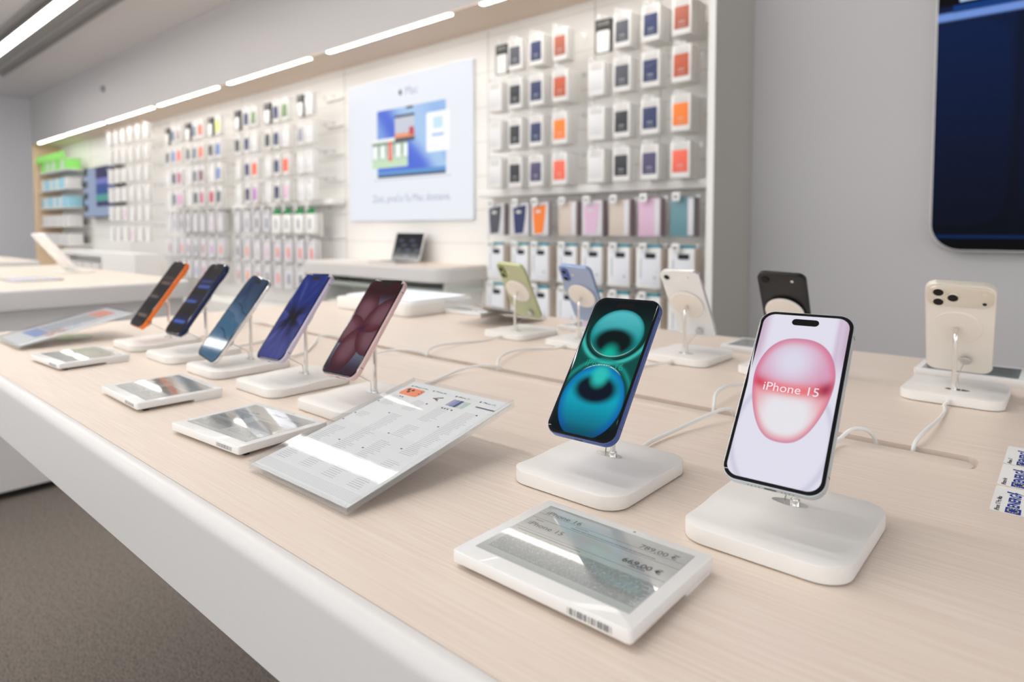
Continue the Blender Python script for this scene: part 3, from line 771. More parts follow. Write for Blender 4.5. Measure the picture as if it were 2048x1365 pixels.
for i, X in enumerate(FX):
    st = stand0 if i == 0 else dup(stand0, (0, 0, 0))
    allst.append(st)
for i in range(5): allst.append(dup(stand0, (0, 0, 0)))
bn = ['under the white and gold three-camera phone', 'under the black phone seen from behind', 'under the white single-camera phone', 'under the light blue two-camera phone', 'under the sage green phone']
for i, X in enumerate(FX):
    st = allst[i]; st.location = (X, YP, TT)
    tag(st, 'white phone stand with steel pole ' + names[i], 'phone stand', 'phone stands on the table')
    cable_world(st, CP[i])
    tether(st)
for i, X in enumerate(BX):
    st = allst[7 + i]; st.location = (X, BYP, TT); st.rotation_euler = (0, 0, PI)
    tag(st, 'white phone stand with steel pole ' + bn[i], 'phone stand', 'phone stands on the table')
    cable_world(st, CPB[i])
    tether(st, x1=-.008)

# ------------------------------------------------------------------ electronic price tags
def eink(kind):
    def f(g, u, v, _):
        X = u * 120; Y = v * 85           # millimetres
        a = mix(g, noise(g, u, v, 2.0), c3(176, 181, 178), c3(168, 172, 170))
        ink = c3(70, 74, 78)
        def rows(y0, y1, pitch, x0, x1, dens, seed, fx=.9):
            inside = Y.gt(y0) * Y.lt(y1) * X.gt(x0)
            r_ = ((Y - y0) / pitch); line = (r_.frac() - .5).abs().lt(.27)
            ragged = noise(g, r_.floor() * 7.3, 1.7, 1.0, 0.0, seed)
            inside = inside * X.lt(ragged * 14 + (x1 - 7))
            n_ = noise(g, X * fx, r_.floor() * 5.7, 1.0, 1.0, seed).gt(dens)
            return inside * line * n_
        if kind == 0:
            t = rows(7, 37, 1.35, 5, 116, .40, 1.0, 1.4)
            t = t.max(rows(39, 40.6, 1.6, 5, 60, .35, 2.0)); t = t.max(rows(63.5, 65.5, 1.6, 34, 100, .42, 3.0)); t = t.max(rows(67, 68.2, 1.2, 36, 46, .3, 4.0))
            t = t.max(rows(45, 49.5, 1.5, 92, 102, .4, 5.0)); t = t.max(rows(77, 78.2, 1.2, 108, 116, .4, 6.0)); t = t.max(rows(58.5, 60, 1.3, 6, 14, .4, 7.0))
            ln = (Y - 43).abs().lt(.22) + (Y - 62).abs().lt(.22) + (Y - 70).abs().lt(.18)
        else:
            t = rows(6, 28, 1.5, 5, 60, .38, 1.0 + kind, 1.4); t = t.max(rows(31, 52, 1.6, 62, 114, .36, 2.0 + kind, 1.4))
            t = t.max(rows(34, 56, 1.6, 6, 42, .40, 5.0 + kind, 1.4)); t = t.max(rows(60, 66, 1.8, 8, 40, .4, 3.0 + kind)); t = t.max(rows(10, 26, 2.0, 66, 110, .45, 7.0 + kind))
            ln = (Y - 30).abs().lt(.3) + (Y - 57).abs().lt(.3)
        return mix(g, (t + ln).min(1.0) * .75, a, ink)
    return f
TAGM = mat('white_tag_plastic', srgb(234, 233, 230), .38, coat=.35)
PRINTED = mat('printed_dark_ink', srgb(38, 40, 44), .35, coat=.6)
PRINTGREY = mat('printed_grey_ink', srgb(92, 96, 100), .35, coat=.6)
TW, TL = .1385, .1072
def price_tag(i, loc, yaw, label, texts):
    e = empty('price_display', loc, (0, 0, yaw)); tag(e, label, 'price display', 'electronic price displays')
    b = nb(); slab(b, TW, TL, .0028, .0035, .0118, .0008); obj('housing', b, TAGM, e)
    b = nb(); rbox(b, -TW / 2 + .002, TW / 2 - .0008, .016, TL / 2 - .0015, .0, .0036, .002, .0004); obj('rear_block', b, TAGM, e)
    b = nb(); slab(b, TW - .009, .006, .001, 0, .0036, .0003, 'z', 0, -TL / 2 + .012); obj('front_foot', b, BLACK, e)
    b = nb(); quad_uv(b, rr(.1205, .0853, .0006, 2, 0, .0023), lambda a, c: (a, c, .01193)); obj('screen', b, shader('e_ink_%d' % i, eink(i), rough=.12, coat=1.0), e, smooth=False, fix=False)
    b = nb(); random.seed(i + 3); x = 0.0
    while x < .030:
        w_ = random.choice([.0004, .0008, .0013]); box(b, .0271 + x, .0271 + x + w_, -TL / 2 - .00006, -TL / 2 + .0005, .0052, .0092); x += w_ + random.choice([.0004, .0007, .0010])
    obj('barcode', b, PRINTGREY, e, smooth=False)
    b = nb(); disc(b, .0011, .0115, .01186, c=(.012, .0492), n=12); obj('indicator_light', b, mat('indicator_grey', srgb(150, 140, 136), .4), e)
    for s, sz, x, y, bold in texts:
        b = nb(); add_bm(b, text_bm(s, sz, 'LEFT', bold), Matrix.Translation((x, y, .01197)))
        obj('lettering', b, PRINTED, e, smooth=False)
    return e
price_tag(0, (-.2431, .3514, TT), .0025, 'electronic price display with two euro prices, nearest the camera',
          [('iPhone 16', .0078, -.0545, .0335, 0), ('iPhone 15', .0078, -.0555, .0120, 0), ('789,00 €', .0078, .0250, .0335, 0), ('669,00 €', .0078, .0255, .0105, .00012)])
price_tag(1, (-.6942, .3491, TT), .0214 + .05, 'price display in front of the pale pink phone, half under the acrylic sign', [('iPhone 17e', .0062, -.005, .0330, 0), ('719,00 €', .0068, .0270, .0290, 0)])
price_tag(2, (-.9423, .3499, TT), -.02, 'price display in front of the lavender and clear phones', [('iPhone', .0062, -.005, .0330, 0)])
price_tag(3, (-1.2998, .3509, TT), .06, 'price display in front of the dark blue and orange phones', [('iPhone', .0062, -.005, .0330, 0)])
price_tag(4, (-.1150, 1.2300, TT), PI, 'price display behind the white and gold phone', [])
price_tag(5, (-.4300, 1.2300, TT), PI, 'price display behind the white and black phones seen from behind', [])
price_tag(6, (-.8150, 1.2300, TT), PI, 'price display behind the sage and light blue phones', [])

# ------------------------------------------------------------------ acrylic sign holders with printed sheets
def acrylic_mat(name, rough=.02, tint=(1, 1, 1), base_r=.04):
    if name in MC: return MC[name]
    m_ = bpy.data.materials.new(name); m_.use_nodes = True; g = m_.node_tree
    g.nodes.remove(g.nodes['Principled BSDF']); out = g.nodes['Material Output']
    tr = g.nodes.new('ShaderNodeBsdfTransparent'); tr.inputs[0].default_value = tint + (1,)
    gl = g.nodes.new('ShaderNodeBsdfGlossy'); gl.inputs['Roughness'].default_value = rough
    fr_ = g.nodes.new('ShaderNodeFresnel'); fr_.inputs['IOR'].default_value = 1.49
    mx = g.nodes.new('ShaderNodeMixShader')
    ge = g.nodes.new('ShaderNodeNewGeometry'); ml = g.nodes.new('ShaderNodeMath'); ml.operation = 'SUBTRACT'; ml.use_clamp = True
    g.links.new(fr_.outputs[0], ml.inputs[0]); g.links.new(ge.outputs['Backfacing'], ml.inputs[1])
    g.links.new(ml.outputs[0], mx.inputs[0]); g.links.new(tr.outputs[0], mx.inputs[1]); g.links.new(gl.outputs[0], mx.inputs[2])
    g.links.new(mx.outputs[0], out.inputs[0]); MC[name] = m_; return m_
ACR = acrylic_mat('clear_acrylic', tint=(.985, .99, .99))
EDGE = acrylic_mat('acrylic_edge', .05, (.97, .975, .975))
g_ = EDGE.node_tree; df_ = g_.nodes.new('ShaderNodeBsdfDiffuse'); df_.inputs[0].default_value = (.85, .86, .87, 1); m2_ = g_.nodes.new('ShaderNodeMixShader'); m2_.inputs[0].default_value = .10
last_ = [l for l in g_.links if l.to_node.type == 'OUTPUT_MATERIAL'][0].from_socket
g_.links.new(last_, m2_.inputs[1]); g_.links.new(df_.outputs[0], m2_.inputs[2]); g_.links.new(m2_.outputs[0], g_.nodes['Material Output'].inputs[0])
def sheet_build(g, u, v, _):
    X = u * 148; Y = v * 208
    a = mix(g, noise(g, u, v, 3.0), c3(234, 235, 236), c3(230, 231, 233)); ink = c3(150, 152, 156)
    colm = (X / 37.0).frac(); cn = (X / 37.0).floor()
    r_ = Y / 2.7; line = (r_.frac() - .5).abs().lt(.17)
    blk = noise(g, cn * 9.1, (Y / 11.5).floor() * 3.3, 1.0, 0.0, 4.0)
    wd = noise(g, cn * 5.0, r_.floor() * 3.1, 1.0, 0.0, 9.0) * .55 + .18
    txt = line * colm.gt(.16) * colm.lt(wd + .14) * blk.gt(.40) * Y.gt(22) * Y.lt(172)
    a = mix(g, txt * .55 * noise(g, X * 1.1, r_.floor() * 4.0, 1.0, 1.0).ss(.3, .45), a, ink)
    ic = noise(g, cn * 3.0, (Y / 16.0).floor() * 7.7, 1.0, 0.0, 2.0)
    iy = ((Y / 16.0).frac() - .5).abs().lt(.055); ix = (colm - .07).abs().lt(.035)
    a = mix(g, iy * ix * ic.gt(.52) * Y.gt(40) * Y.lt(180), a, c3(70, 72, 78))
    foot = (Y / 1.5).frac().lt(.4) * Y.gt(6) * Y.lt(18) * noise(g, X * .8, (Y / 1.5).floor() * 3.0, 1.0).gt(.38)
    return mix(g, foot * .4, a, ink)
def sign(pose, label, kind=0):
    x, y, z, yaw, tilt, w_, l_ = pose
    e = empty('acrylic_sign_holder', (x, y, TT + z), (0, 0, 0))
    e.rotation_euler = (Matrix.Rotation(yaw, 3, 'Z') @ Matrix.Rotation(PI / 2 - tilt, 3, 'X')).to_euler()
    # local frame: x width, y up the sheet, z out of the face
    tag(e, label, 'sign holder', 'acrylic sign holders')
    b = nb(); box(b, -w_ / 2, w_ / 2, -l_ / 2, l_ / 2, .0, .0022); obj('front_plate', b, ACR, e, smooth=False)
    b = nb(); box(b, -w_ / 2, w_ / 2, -l_ / 2, l_ / 2, -.0058, -.0034); obj('back_plate', b, ACR, e, smooth=False)
    for bx_ in ((-w_ / 2, w_ / 2, -l_ / 2 - .0004, -l_ / 2 + .0014), (-w_ / 2 - .0003, -w_ / 2 + .0012, -l_ / 2, l_ / 2), (w_ / 2 - .0012, w_ / 2 + .0003, -l_ / 2, l_ / 2)):
        b = nb(); box(b, *bx_, -.0060, .0023); obj('side_wall', b, EDGE, e, smooth=False)
    b = nb(); rb = .052; depth = z + .0                     # round clear foot under the plate
    b = nb(); disc(b, .034, 0, .004, n=32, bev=.0006)
    R3 = Matrix.Rotation(tilt - PI / 2, 4, 'X')
    M = R3 @ Matrix.Translation((0, .012, -z + .0002)) ; 
    bm2 = nb(); add_bm(bm2, b, M); obj('round_foot', bm2, EDGE, e)
    b = nb(); box(b, -.018, .018, .004, .008, -z + .003, -.006); b2 = nb(); add_bm(b2, b, R3); obj('foot_stem', b2, ACR, e, smooth=False)
    sh = empty('printed_sheet', (0, 0, 0))
    sh.matrix_world = Matrix.Translation((x, y, TT + z)) @ e.rotation_euler.to_matrix().to_4x4() @ Matrix.Translation((0, 0, -.0017))
    Q = lambda a, c: (a, c, .0)
    pw_, pl_ = w_ - .0036, l_ - .004
    b = nb(); box(b, -pw_ / 2, pw_ / 2, -pl_ / 2, pl_ / 2, -.0006, -.0002); obj('paper', b, mat('white_paper', srgb(238, 238, 238), .8), sh, smooth=False)
    b = nb(); quad_uv(b, [(-pw_ / 2, -pl_ / 2), (pw_ / 2, -pl_ / 2), (pw_ / 2, pl_ / 2), (-pw_ / 2, pl_ / 2)], Q)
    if kind == 0:
        obj('print', b, shader('comparison_print', sheet_build, rough=.6), sh, smooth=False, fix=False)
        T = pl_ / 2
        Qh = lambda a, c: (a, c, .0002)
        for k, s in enumerate(('iPhone 17 Pro', 'iPhone Air', 'iPhone 17', 'iPhone 17e')):
            cx = -.0535 + .036 * k
            b = nb(); add_bm(b, text_bm(s, .0040, 'LEFT', 0), Matrix.Translation((cx - .009, T - .0105, .0002)))
            apple(b, .0018, cx - .0125, T - .0107, Qh); obj('heading', b, PRINTED if 0 else mat('print_black', srgb(30, 30, 34), .5), sh, smooth=False)
        OR = mat('print_orange', srgb(246, 140, 92), .6)
        b = nb(); quad_uv(b, rr(.030, .017, .004, 4, -.053, T - .0235), Qh); o_ = obj('pictured_orange_phone', b, OR, sh, smooth=False, fix=False)
        b = nb()
        for a_, c_ in ((-.062, T - .0195), (-.055, T - .0195), (-.0585, T - .0240), (-.041, T - .0195), (-.041, T - .024)):
            disc(b, .0021 if a_ < -.05 else .0009, .0002, .0005, c=(a_, c_), n=14)
        obj('pictured_lenses', b, mat('print_black', srgb(30, 30, 34), .5), sh)
        b = nb(); box(b, -.0125, -.0080, T - .0262, T - .0248, .0, .0004); 
        q_ = nb(); box(q_, -.006, .006, -.0006, .0006, 0, .0004); add_bm(b, q_, Matrix.Translation((-.0105, T - .0225, 0)) @ Matrix.Rotation(.5, 4, 'Z'))
        q_ = nb(); box(q_, -.005, .005, -.0005, .0005, 0, .0004); add_bm(b, q_, Matrix.Translation((-.0105, T - .0265, 0)) @ Matrix.Rotation(-.45, 4, 'Z'))
        obj('pictured_thin_phone', b, mat('print_plum', srgb(110, 84, 92), .6), sh, smooth=False)
        for k, c_ in enumerate(((176, 160, 196), (120, 150, 205), (60, 70, 110), (196, 214, 222), (190, 216, 198))):
            b = nb(); quad_uv(b, rr(.0046, .015, .001, 3, .0115 + .0052 * k, T - .0245), Qh); obj('pictured_phone', b, mat('print_col%d' % k, srgb(*c_), .6), sh, smooth=False, fix=False)
        b = nb(); quad_uv(b, rr(.027, .0024, .0012, 3, .0580, T - .0215), Qh); obj('pictured_phone_edge', b, mat('print_slate', srgb(104, 100, 116), .6), sh, smooth=False, fix=False)
        b = nb()
        for a_, c_ in ((-.058, .0365), (-.054, .0365), (-.012, .0385), (.012, .0385), (.016, .0385), (.020, .0385), (.026, .0385), (.060, .0365)): disc(b, .0011, .0, .0003, c=(a_, T - c_), n=10)
        obj('colour_dots', b, mat('print_black', srgb(30, 30, 34), .5), sh)
        tag(sh, 'printed white comparison sheet of four phones inside the large acrylic sign holder', 'sheet')
    else:
        def pic(g, u, v, _):
            a = mix(g, (v - .5).ss(.5, -.5), c3(206, 208, 214), c3(226, 228, 232))
            a = mix(g, (u - .36).abs().lt(.26) * (v - .55).abs().lt(.22), a, c3(168, 172, 180))
            a = mix(g, (u - .36).abs().lt(.26) * (v - .86).abs().lt(.08), a, c3(226, 140, 116))
            a = mix(g, (u - .40).abs().lt(.32) * (v - .25).abs().lt(.07), a, c3(130, 150, 205))
            return mix(g, (u - .78).abs().lt(.14) * (v - .34).abs().lt(.09), a, c3(200, 166, 158))
        obj('print', b, shader('picture_print', pic, rough=.6), sh, smooth=False, fix=False)
        tag(sh, 'printed picture sheet inside the ' + ('far left acrylic sign holder' if kind == 1 else 'acrylic sign holder behind the sage phone'), 'sheet')
    return e
sign((-.5073, .3955, .0295, .0095, 1.3648, .1546, .2107), 'large tilted acrylic sign holder between ultramarine and pale pink phones')
sign((-1.575, .4031, .0310, .0224, 1.3555, .1566, .2060), 'acrylic sign holder at the far left end of the front row', 1)
sign((-1.075, 1.1800, .0310, PI, 1.3457, .1566, .2060), 'acrylic sign holder in the back row, behind the sage phone', 2)

# ------------------------------------------------------------------ boxed phone cases on hooks
ORD = ['top', 'second', 'third', 'fourth', 'fifth', 'sixth']
NTH = ['first', 'second', 'third', 'fourth', 'fifth', 'sixth', 'seventh', 'eighth', 'ninth', 'tenth', 'eleventh', 'twelfth', 'thirteenth', 'fourteenth', 'fifteenth', 'sixteenth', 'seventeenth']
CARD = mat('white_card', srgb(240, 238, 235), .5)
CARDG = mat('pale_grey_card', srgb(222, 219, 216), .5)
TAN = mat('kraft_card', srgb(226, 212, 198), .6)
COLS = {'black': (26, 28, 36), 'charcoal': (74, 76, 86), 'navy': (28, 44, 94), 'brown': (172, 88, 62), 'rust': (190, 82, 38), 'orange': (250, 128, 24), 'coral': (246, 104, 76),
        'indigo': (72, 64, 104), 'white': (226, 225, 226), 'slate': (96, 112, 132), 'mauve': (160, 140, 146), 'yellow': (224, 226, 120), 'green': (104, 136, 88), 'periwinkle': (120, 138, 200),
        'blue': (92, 130, 190), 'magenta': (186, 84, 124), 'plum': (128, 88, 104), 'pink': (222, 148, 196), 'teal': (60, 88, 96), 'rose': (190, 92, 132), 'crimson': (196, 50, 96),
        'purple': (62, 44, 90), 'orchid': (190, 130, 200), 'grey': (150, 154, 164), 'beige': (214, 200, 188), 'blush': (226, 188, 214), 'seagreen': (104, 150, 160)}
def cmat(c): return mat('case_' + c, srgb(*COLS[c]), .45, coat=.15)
CWd, CHt, CDp = .096, .168, .020
protos = {}
def park(o): protos_list.append(o); return o
def case_box(color):
    """origin: hanging point at the top middle; box hangs below"""
    e = empty('phone_case_box', (0, 0, 0))
    b = nb(); slab(b, CWd, CHt, .004, -CDp / 2, CDp / 2, .001, 'y', 0, -CHt / 2, 3)
    body = CARD
    if color == 'framed': body = mat('black_card', srgb(34, 32, 30), .45)
    obj('box', b, body, e)
    if color == 'framed':
        b = nb(); slab(b, CWd * .82, CHt * .66, .012, -CDp / 2 - .0006, -CDp / 2 + .001, .0003, 'y', 0, -CHt * .66 - .002, 5); obj('window', b, CARD, e)
        b = nb(); slab(b, CWd * .72, .020, .003, -CDp / 2 - .0005, -CDp / 2 + .001, .0002, 'y', 0, -.022, 3); obj('printed_band', b, mat('faint_print', srgb(120, 116, 116), .5), e)
    else:
        m_ = cmat(color)
        b = nb(); slab(b, .076, .102, .004, -CDp / 2 - .0007, -CDp / 2 + .001, .0003, 'y', 0, -.091, 4); obj('case_picture', b, m_, e)
        b = nb(); slab(b, .074, .034, .006, -CDp / 2 - .0006, -CDp / 2 + .001, .0003, 'y', 0, -.021, 4); obj('camera_window', b, CARDG, e)
        b = nb(); box(b, -.016, .016, -CDp / 2 - .001, -CDp / 2, -.112, -.106); box(b, -.022, .022, -CDp / 2 - .001, -CDp / 2, -.131, -.128); box(b, -.018, .018, -CDp / 2 - .001, -CDp / 2, -.118, -.116)
        obj('print', b, mat('pale_print_' + color, tuple(.55 * c + .30 for c in srgb(*COLS[color])[:3]) + (1,), .5), e, smooth=False)
    b = nb(); slab(b, .030, .022, .004, -.001, .001, .0003, 'y', 0, .008, 3); obj('hang_tab', b, mat('clear_tab', srgb(228, 228, 228), .3), e)
    return e
def spare_box():
    e = empty('phone_case_box', (0, 0, 0))
    b = nb(); slab(b, CWd, CHt, .004, -CDp / 2, CDp / 2, .001, 'y', 0, -CHt / 2, 2); obj('box', b, CARD, e); return e
def hook_proto(L, tagw, tagh, name='shelf_hook'):
    e = empty(name, (0, 0, 0))     # origin on the panel
    b = nb(); tube(b, [(0, 0, 0), (0, -L, 0)], .0024, 8); box(b, -.012, .012, -.004, 0, -.012, .012); obj('rod', b, STEEL, e)
    b = nb(); slab(b, tagw, tagh, .005, -L - .004, -L - .001, .0008, 'y', -.018, -.004, 4); o_ = obj('price_label', b, WHITE_GLOSS, e)
    b = nb(); box(b, -.018 - tagw * .28, -.018 + tagw * .2, -L - .0046, -L - .004, -.004 - tagh * .15, -.004 + tagh * .15); obj('print', b, mat('faint_print', srgb(120, 116, 116), .5), o_, smooth=False)
    return e
def first_or_dup(key, maker, loc, rz=0.0):
    if key not in protos:
        o = maker(); protos[key] = o; o.location = loc; o.rotation_euler = (0, 0, rz); return o
    return dup(protos[key], loc, (0, 0, rz))
def hang(color, X, z, depth_front, nspare, row, colno, side, grp):
    where = f'{ORD[row]} row, {NTH[colno]} column {side} of the poster'
    rz = random.uniform(-.05, .05)
    o = first_or_dup(('case', color), lambda: case_box(color), (X, depth_front, TT + z), rz)
    nm = 'black framed' if color == 'framed' else color
    tag(o, f'{nm} phone case box, {where}', 'phone case', grp)
    for k in range(nspare):
        o = first_or_dup('spare', spare_box, (X + random.uniform(-.002, .002), depth_front + .026 * (k + 1), TT + z - .001), random.uniform(-.03, .03))
        tag(o, f'plain box behind the {nm} case box, {where}', 'phone case', grp)
    L = 3.0199 - depth_front + .022
    o = first_or_dup(('hook', round(L, 3), 's'), lambda: hook_proto(L, .024, .020), (X, 3.0199, TT + z + .012))
    tag(o, f'steel hook with small silver label, {where}', 'hook', grp.replace('case boxes', 'hooks'))
RZ = [1.293, 1.077, .853, .637]
DX = [-2.555, -2.402, -2.25, -2.088, -1.858, -1.708, -1.551, -1.392]
DC = [['framed', 'charcoal', 'navy', 'brown', 'framed', 'charcoal', 'navy', 'brown'],
      ['white', 'black', 'navy', 'rust', 'white', 'charcoal', 'navy', 'rust'],
      ['white', 'black', 'navy', 'orange', 'white', 'black', 'navy', 'orange'],
      ['white', 'black', 'indigo', 'coral', 'white', 'black', 'indigo', 'coral']]
SPR = [[0, 1, 3, 2, 0, 3, 4, 5], [2, 2, 3, 4, 2, 2, 2, 3], [3, 2, 2, 3, 3, 2, 2, 5], [2, 2, 2, 3, 3, 1, 3, 3]]
for r_ in range(4):
    for c_ in range(8): hang(DC[r_][c_], DX[c_], RZ[r_] + (.012 if DC[r_][c_] == 'framed' else 0), 2.86 if DC[r_][c_] == 'framed' else 2.80, SPR[r_][c_], r_, c_, 'right', 'case boxes right of the poster')
LX = [-7.20, -7.05, -6.92, -6.70, -6.55, -6.41, -6.20, -6.05, -5.67, -5.50, -5.37, -5.14, -5.00, -4.86, -4.63, -4.51]
LC = [['framed', 'slate', 'mauve', 'framed', 'slate', 'coral', 'framed', 'yellow', 'framed', 'navy', 'green', 'framed', 'navy', 'green', 'framed', 'white'],
      ['charcoal', 'periwinkle', 'coral', 'charcoal', 'slate', 'coral', 'black', 'blue', 'black', 'navy', 'white', 'black', 'navy', 'white', 'grey', 'white'],
      ['white', 'indigo', 'magenta', 'white', 'slate', 'plum', 'white', 'blue', 'white', 'navy', 'coral', 'white', 'navy', 'coral', 'white', 'white'],
      ['white', 'slate', 'pink', 'white', 'teal', 'rose', 'crimson', 'teal', 'white', 'purple', 'orchid', 'white', 'navy', 'blush', 'white', 'white']]
for r_ in range(4):
    for c_ in range(16): hang(LC[r_][c_], LX[c_], RZ[r_] - .01, 2.80, 1, r_, 15 - c_, 'left', 'case boxes left of the poster')

# lower rows: blister packs and accessory boxes
def blister(kind, color):
    e = empty('accessory_pack', (0, 0, 0)); w_, h_ = (.122, .186)
    if kind == 'case':
        b = nb(); slab(b, w_, h_, .005, -.006, .006, .001, 'y', 0, -h_ / 2, 3); obj('pack', b, mat('pearl_card', srgb(224, 222, 226), .4), e)
        pts = [(-.048, -.030), (.046, -.012), (.040, -.085), (.024, -.172), (-.036, -.178), (-.044, -.10)]
        b = nb(); loft(b, [[(x, y, z) for x, z in pts] for y in (-.0078, -.006)]); obj('case_picture', b, cmat(color), e)
        b = nb(); slab(b, .034, .016, .004, -.0086, -.0078, .0002, 'y', -.008, -.052, 3); obj('camera_picture', b, CARDG, e)
    elif kind == 'plaincase':
        b = nb(); slab(b, w_, h_, .006, -.006, .006, .001, 'y', 0, -h_ / 2, 3); obj('pack', b, cmat(color), e)
        b = nb(); slab(b, .03, h_ * .94, .004, -.0068, -.006, .0002, 'y', .046, -h_ / 2, 3); obj('side_band', b, mat('pearl_card', srgb(224, 222, 226), .4), e)
    elif kind == 'gadget':
        w_, h_ = .130, .200
        b = nb(); slab(b, w_, h_, .003, -.009, .009, .001, 'y', 0, -h_ / 2, 2); obj('pack', b, CARD, e)
        b = nb(); slab(b, w_ * .8, h_ * .84, .002, -.0096, -.009, .0002, 'y', 0.004, -h_ / 2 - .004, 2); obj('label_panel', b, mat('bluish_card', srgb(228, 230, 236), .5), e)
        b = nb(); slab(b, .056, .026, .006, -.0106, -.0096, .0002, 'y', .012, -.040, 3); obj('device_picture', b, BLACK, e)
        b = nb(); box(b, -.042, -.038, -.0102, -.0096, -.150, -.055); box(b, .03, .040, -.0102, -.0096, -.152, -.144); obj('print', b, mat('print_slate2', srgb(130, 138, 150), .5), e, smooth=False)
        b = nb(); box(b, -.035, .060, -.011, .012, .001, .013); obj('hang_header', b, mat('teal_card', srgb(16, 150, 172), .5), e, smooth=False)
    elif kind == 'greentop':
        w_, h_ = .135, .160
        b = nb(); slab(b, w_, h_, .003, -.02, .02, .001, 'y', 0, -h_ / 2 - .045, 2); obj('pack', b, CARD, e)
        b = nb(); slab(b, w_ * .7, .045, .003, -.019, .0, .001, 'y', 0, -.022, 2); obj('green_header', b, mat('green_card', srgb(20, 150, 70), .5), e)
        b = nb(); box(b, -.012, .012, -.0206, -.02, -.165, -.085); obj('print', b, mat('print_slate2', srgb(130, 138, 150), .5), e, smooth=False)
    else:
        w_, h_ = .105, .195
        b = nb(); slab(b, w_, h_, .004, -.010, .010, .001, 'y', 0, -h_ / 2, 2); obj('pack', b, mat('pearl_card', srgb(224, 222, 226), .4), e)
        b = nb(); slab(b, .030, .085, .008, -.0112, -.010, .0002, 'y', .006, -.115, 3); obj('product', b, cmat(color), e)
        b = nb(); slab(b, .060, .020, .004, -.0110, -.010, .0002, 'y', 0, -.030, 3); obj('header', b, CARDG, e)
    return e
def hang2(kind, color, X, z, yf, nsp, row, colno, side):
    where = f'{ORD[row]} lower row, {NTH[colno]} column {side} of poster'
    d = {'case': .014, 'plaincase': .014, 'gadget': .019, 'greentop': .043, 'pack': .023}[kind]
    nm = {'case': color + ' cased phone pack', 'plaincase': color + ' case pack', 'gadget': 'white gadget box', 'greentop': 'green-topped box', 'pack': color + ' accessory pack'}[kind]
    o = first_or_dup(('low', kind, color), lambda: blister(kind, color), (X, yf, TT + z), random.uniform(-.06, .06))
    tag(o, f'{nm}, {where}', 'accessory pack', 'accessory packs hanging below the ledge')
    sc_ = {'case': ('pack', 'plum'), 'plaincase': ('pack', 'plum')}.get(kind)
    for k in range(nsp):
        def sp():
            e = empty('accessory_pack', (0, 0, 0)); w_ = .118 if kind in ('case', 'plaincase') else .128; h_ = .184
            b = nb(); slab(b, w_, h_, .004, -d * .38, d * .38, .001, 'y', 0, -h_ / 2 - (.04 if kind == 'greentop' else 0), 2)
            obj('pack', b, mat('dusky_mauve_card', srgb(166, 150, 156), .5) if kind in ('case', 'plaincase') else (TAN if kind == 'gadget' else CARDG), e); return e
        o = first_or_dup(('sp', kind), sp, (X + .004, yf + d * (k + 1), TT + z - .002), random.uniform(-.03, .03))
        tag(o, f'pack hanging behind the {color if kind != "gadget" else "white"} one, {where}', 'accessory pack', 'accessory packs hanging below the ledge')
    L = 3.0199 - yf + .03
    o = first_or_dup(('hook', round(L, 3), 'b'), lambda: hook_proto(L, .040, .042), (X, 3.0199, TT + z + .006))
    tag(o, f'hook with white price label, {where}', 'hook', 'hooks below the ledge')
D2 = [-2.60, -2.41, -2.265, -2.075, -1.915, -1.75, -1.58, -1.405]
R1 = [('case', 'charcoal'), ('case', 'navy'), ('case', 'orange'), ('plaincase', 'beige'), ('case', 'blush'), ('plaincase', 'beige'), ('plaincase', 'blush'), ('plaincase', 'seagreen')]
for c_ in range(8):
    hang2(R1[c_][0], R1[c_][1], D2[c_], .382, 2.85, 3 if c_ != 2 else 1, 0, c_, 'right')
    hang2('gadget', 'white', D2[c_], .140, 2.85, 3, 1, c_, 'right')
    hang2('gadget', 'white', D2[c_], -.100, 2.85, 3, 2, c_, 'right')
C2 = [-7.33, -7.19, -7.03, -6.87, -6.70, -6.53, -6.34, -6.15, -5.81, -5.63, -5.45, -5.28, -5.10, -4.93, -4.75, -4.58]
RR = [[('pack', k) for k in ('white', 'grey', 'charcoal', 'mauve', 'white', 'white', 'blush', 'white', 'white', 'grey', 'charcoal', 'slate')] + [('greentop', 'green')] * 4,
      [('pack', k) for k in ('brown', 'white', 'coral', 'plum', 'charcoal', 'brown', 'orchid', 'coral', 'black', 'orange', 'beige', 'blush', 'coral', 'coral', 'coral', 'coral')],
      [('pack', k) for k in ('white', 'white', 'grey', 'white', 'periwinkle', 'rose', 'white', 'grey', 'rust', 'orange', 'brown', 'charcoal', 'coral', 'slate', 'black', 'white')]]
for r_, z in enumerate((.400, .150, -.070)):
    for c_ in range(16): hang2(RR[r_][c_][0], RR[r_][c_][1], C2[c_], z, 2.85, 1, r_, 15 - c_, 'left')

# far section: white accessory boxes around a wall screen
for r_, z in enumerate((1.40, 1.175, .95, .725, .50, .26)):
    for c_ in range(7):
        X = -9.12 + .23 * c_
        if c_ == 0: continue
        colr = 'blush' if (r_, c_) in ((4, 3), (5, 4)) else 'white'
        o = first_or_dup(('case', colr), lambda: case_box(colr), (X, 2.78, TT + z), 0)
        tag(o, f'{"pale pink" if colr == "blush" else "white"} accessory box, {ORD[r_]} row, {NTH[c_]} column right of the blue wall screen', 'accessory box', 'accessory boxes beside the wall screen')
        o = first_or_dup('spare', spare_box, (X, 2.81, TT + z)); tag(o, f'white box behind the accessory box, {ORD[r_]} row, {NTH[c_]} column right of the blue wall screen', 'accessory box', 'accessory boxes beside the wall screen')
        o = first_or_dup(('hook', .262, 's'), lambda: hook_proto(.262, .024, .020), (X, 3.0199, TT + z + .012)); tag(o, f'steel hook, {ORD[r_]} row, {NTH[c_]} column right of the blue wall screen', 'hook', 'hooks beside the wall screen')
t = empty('wall_screen', (-9.70, 3.0199, TT + .39)); tag(t, 'blue and grey wall screen at the far end of the display unit', 'screen')
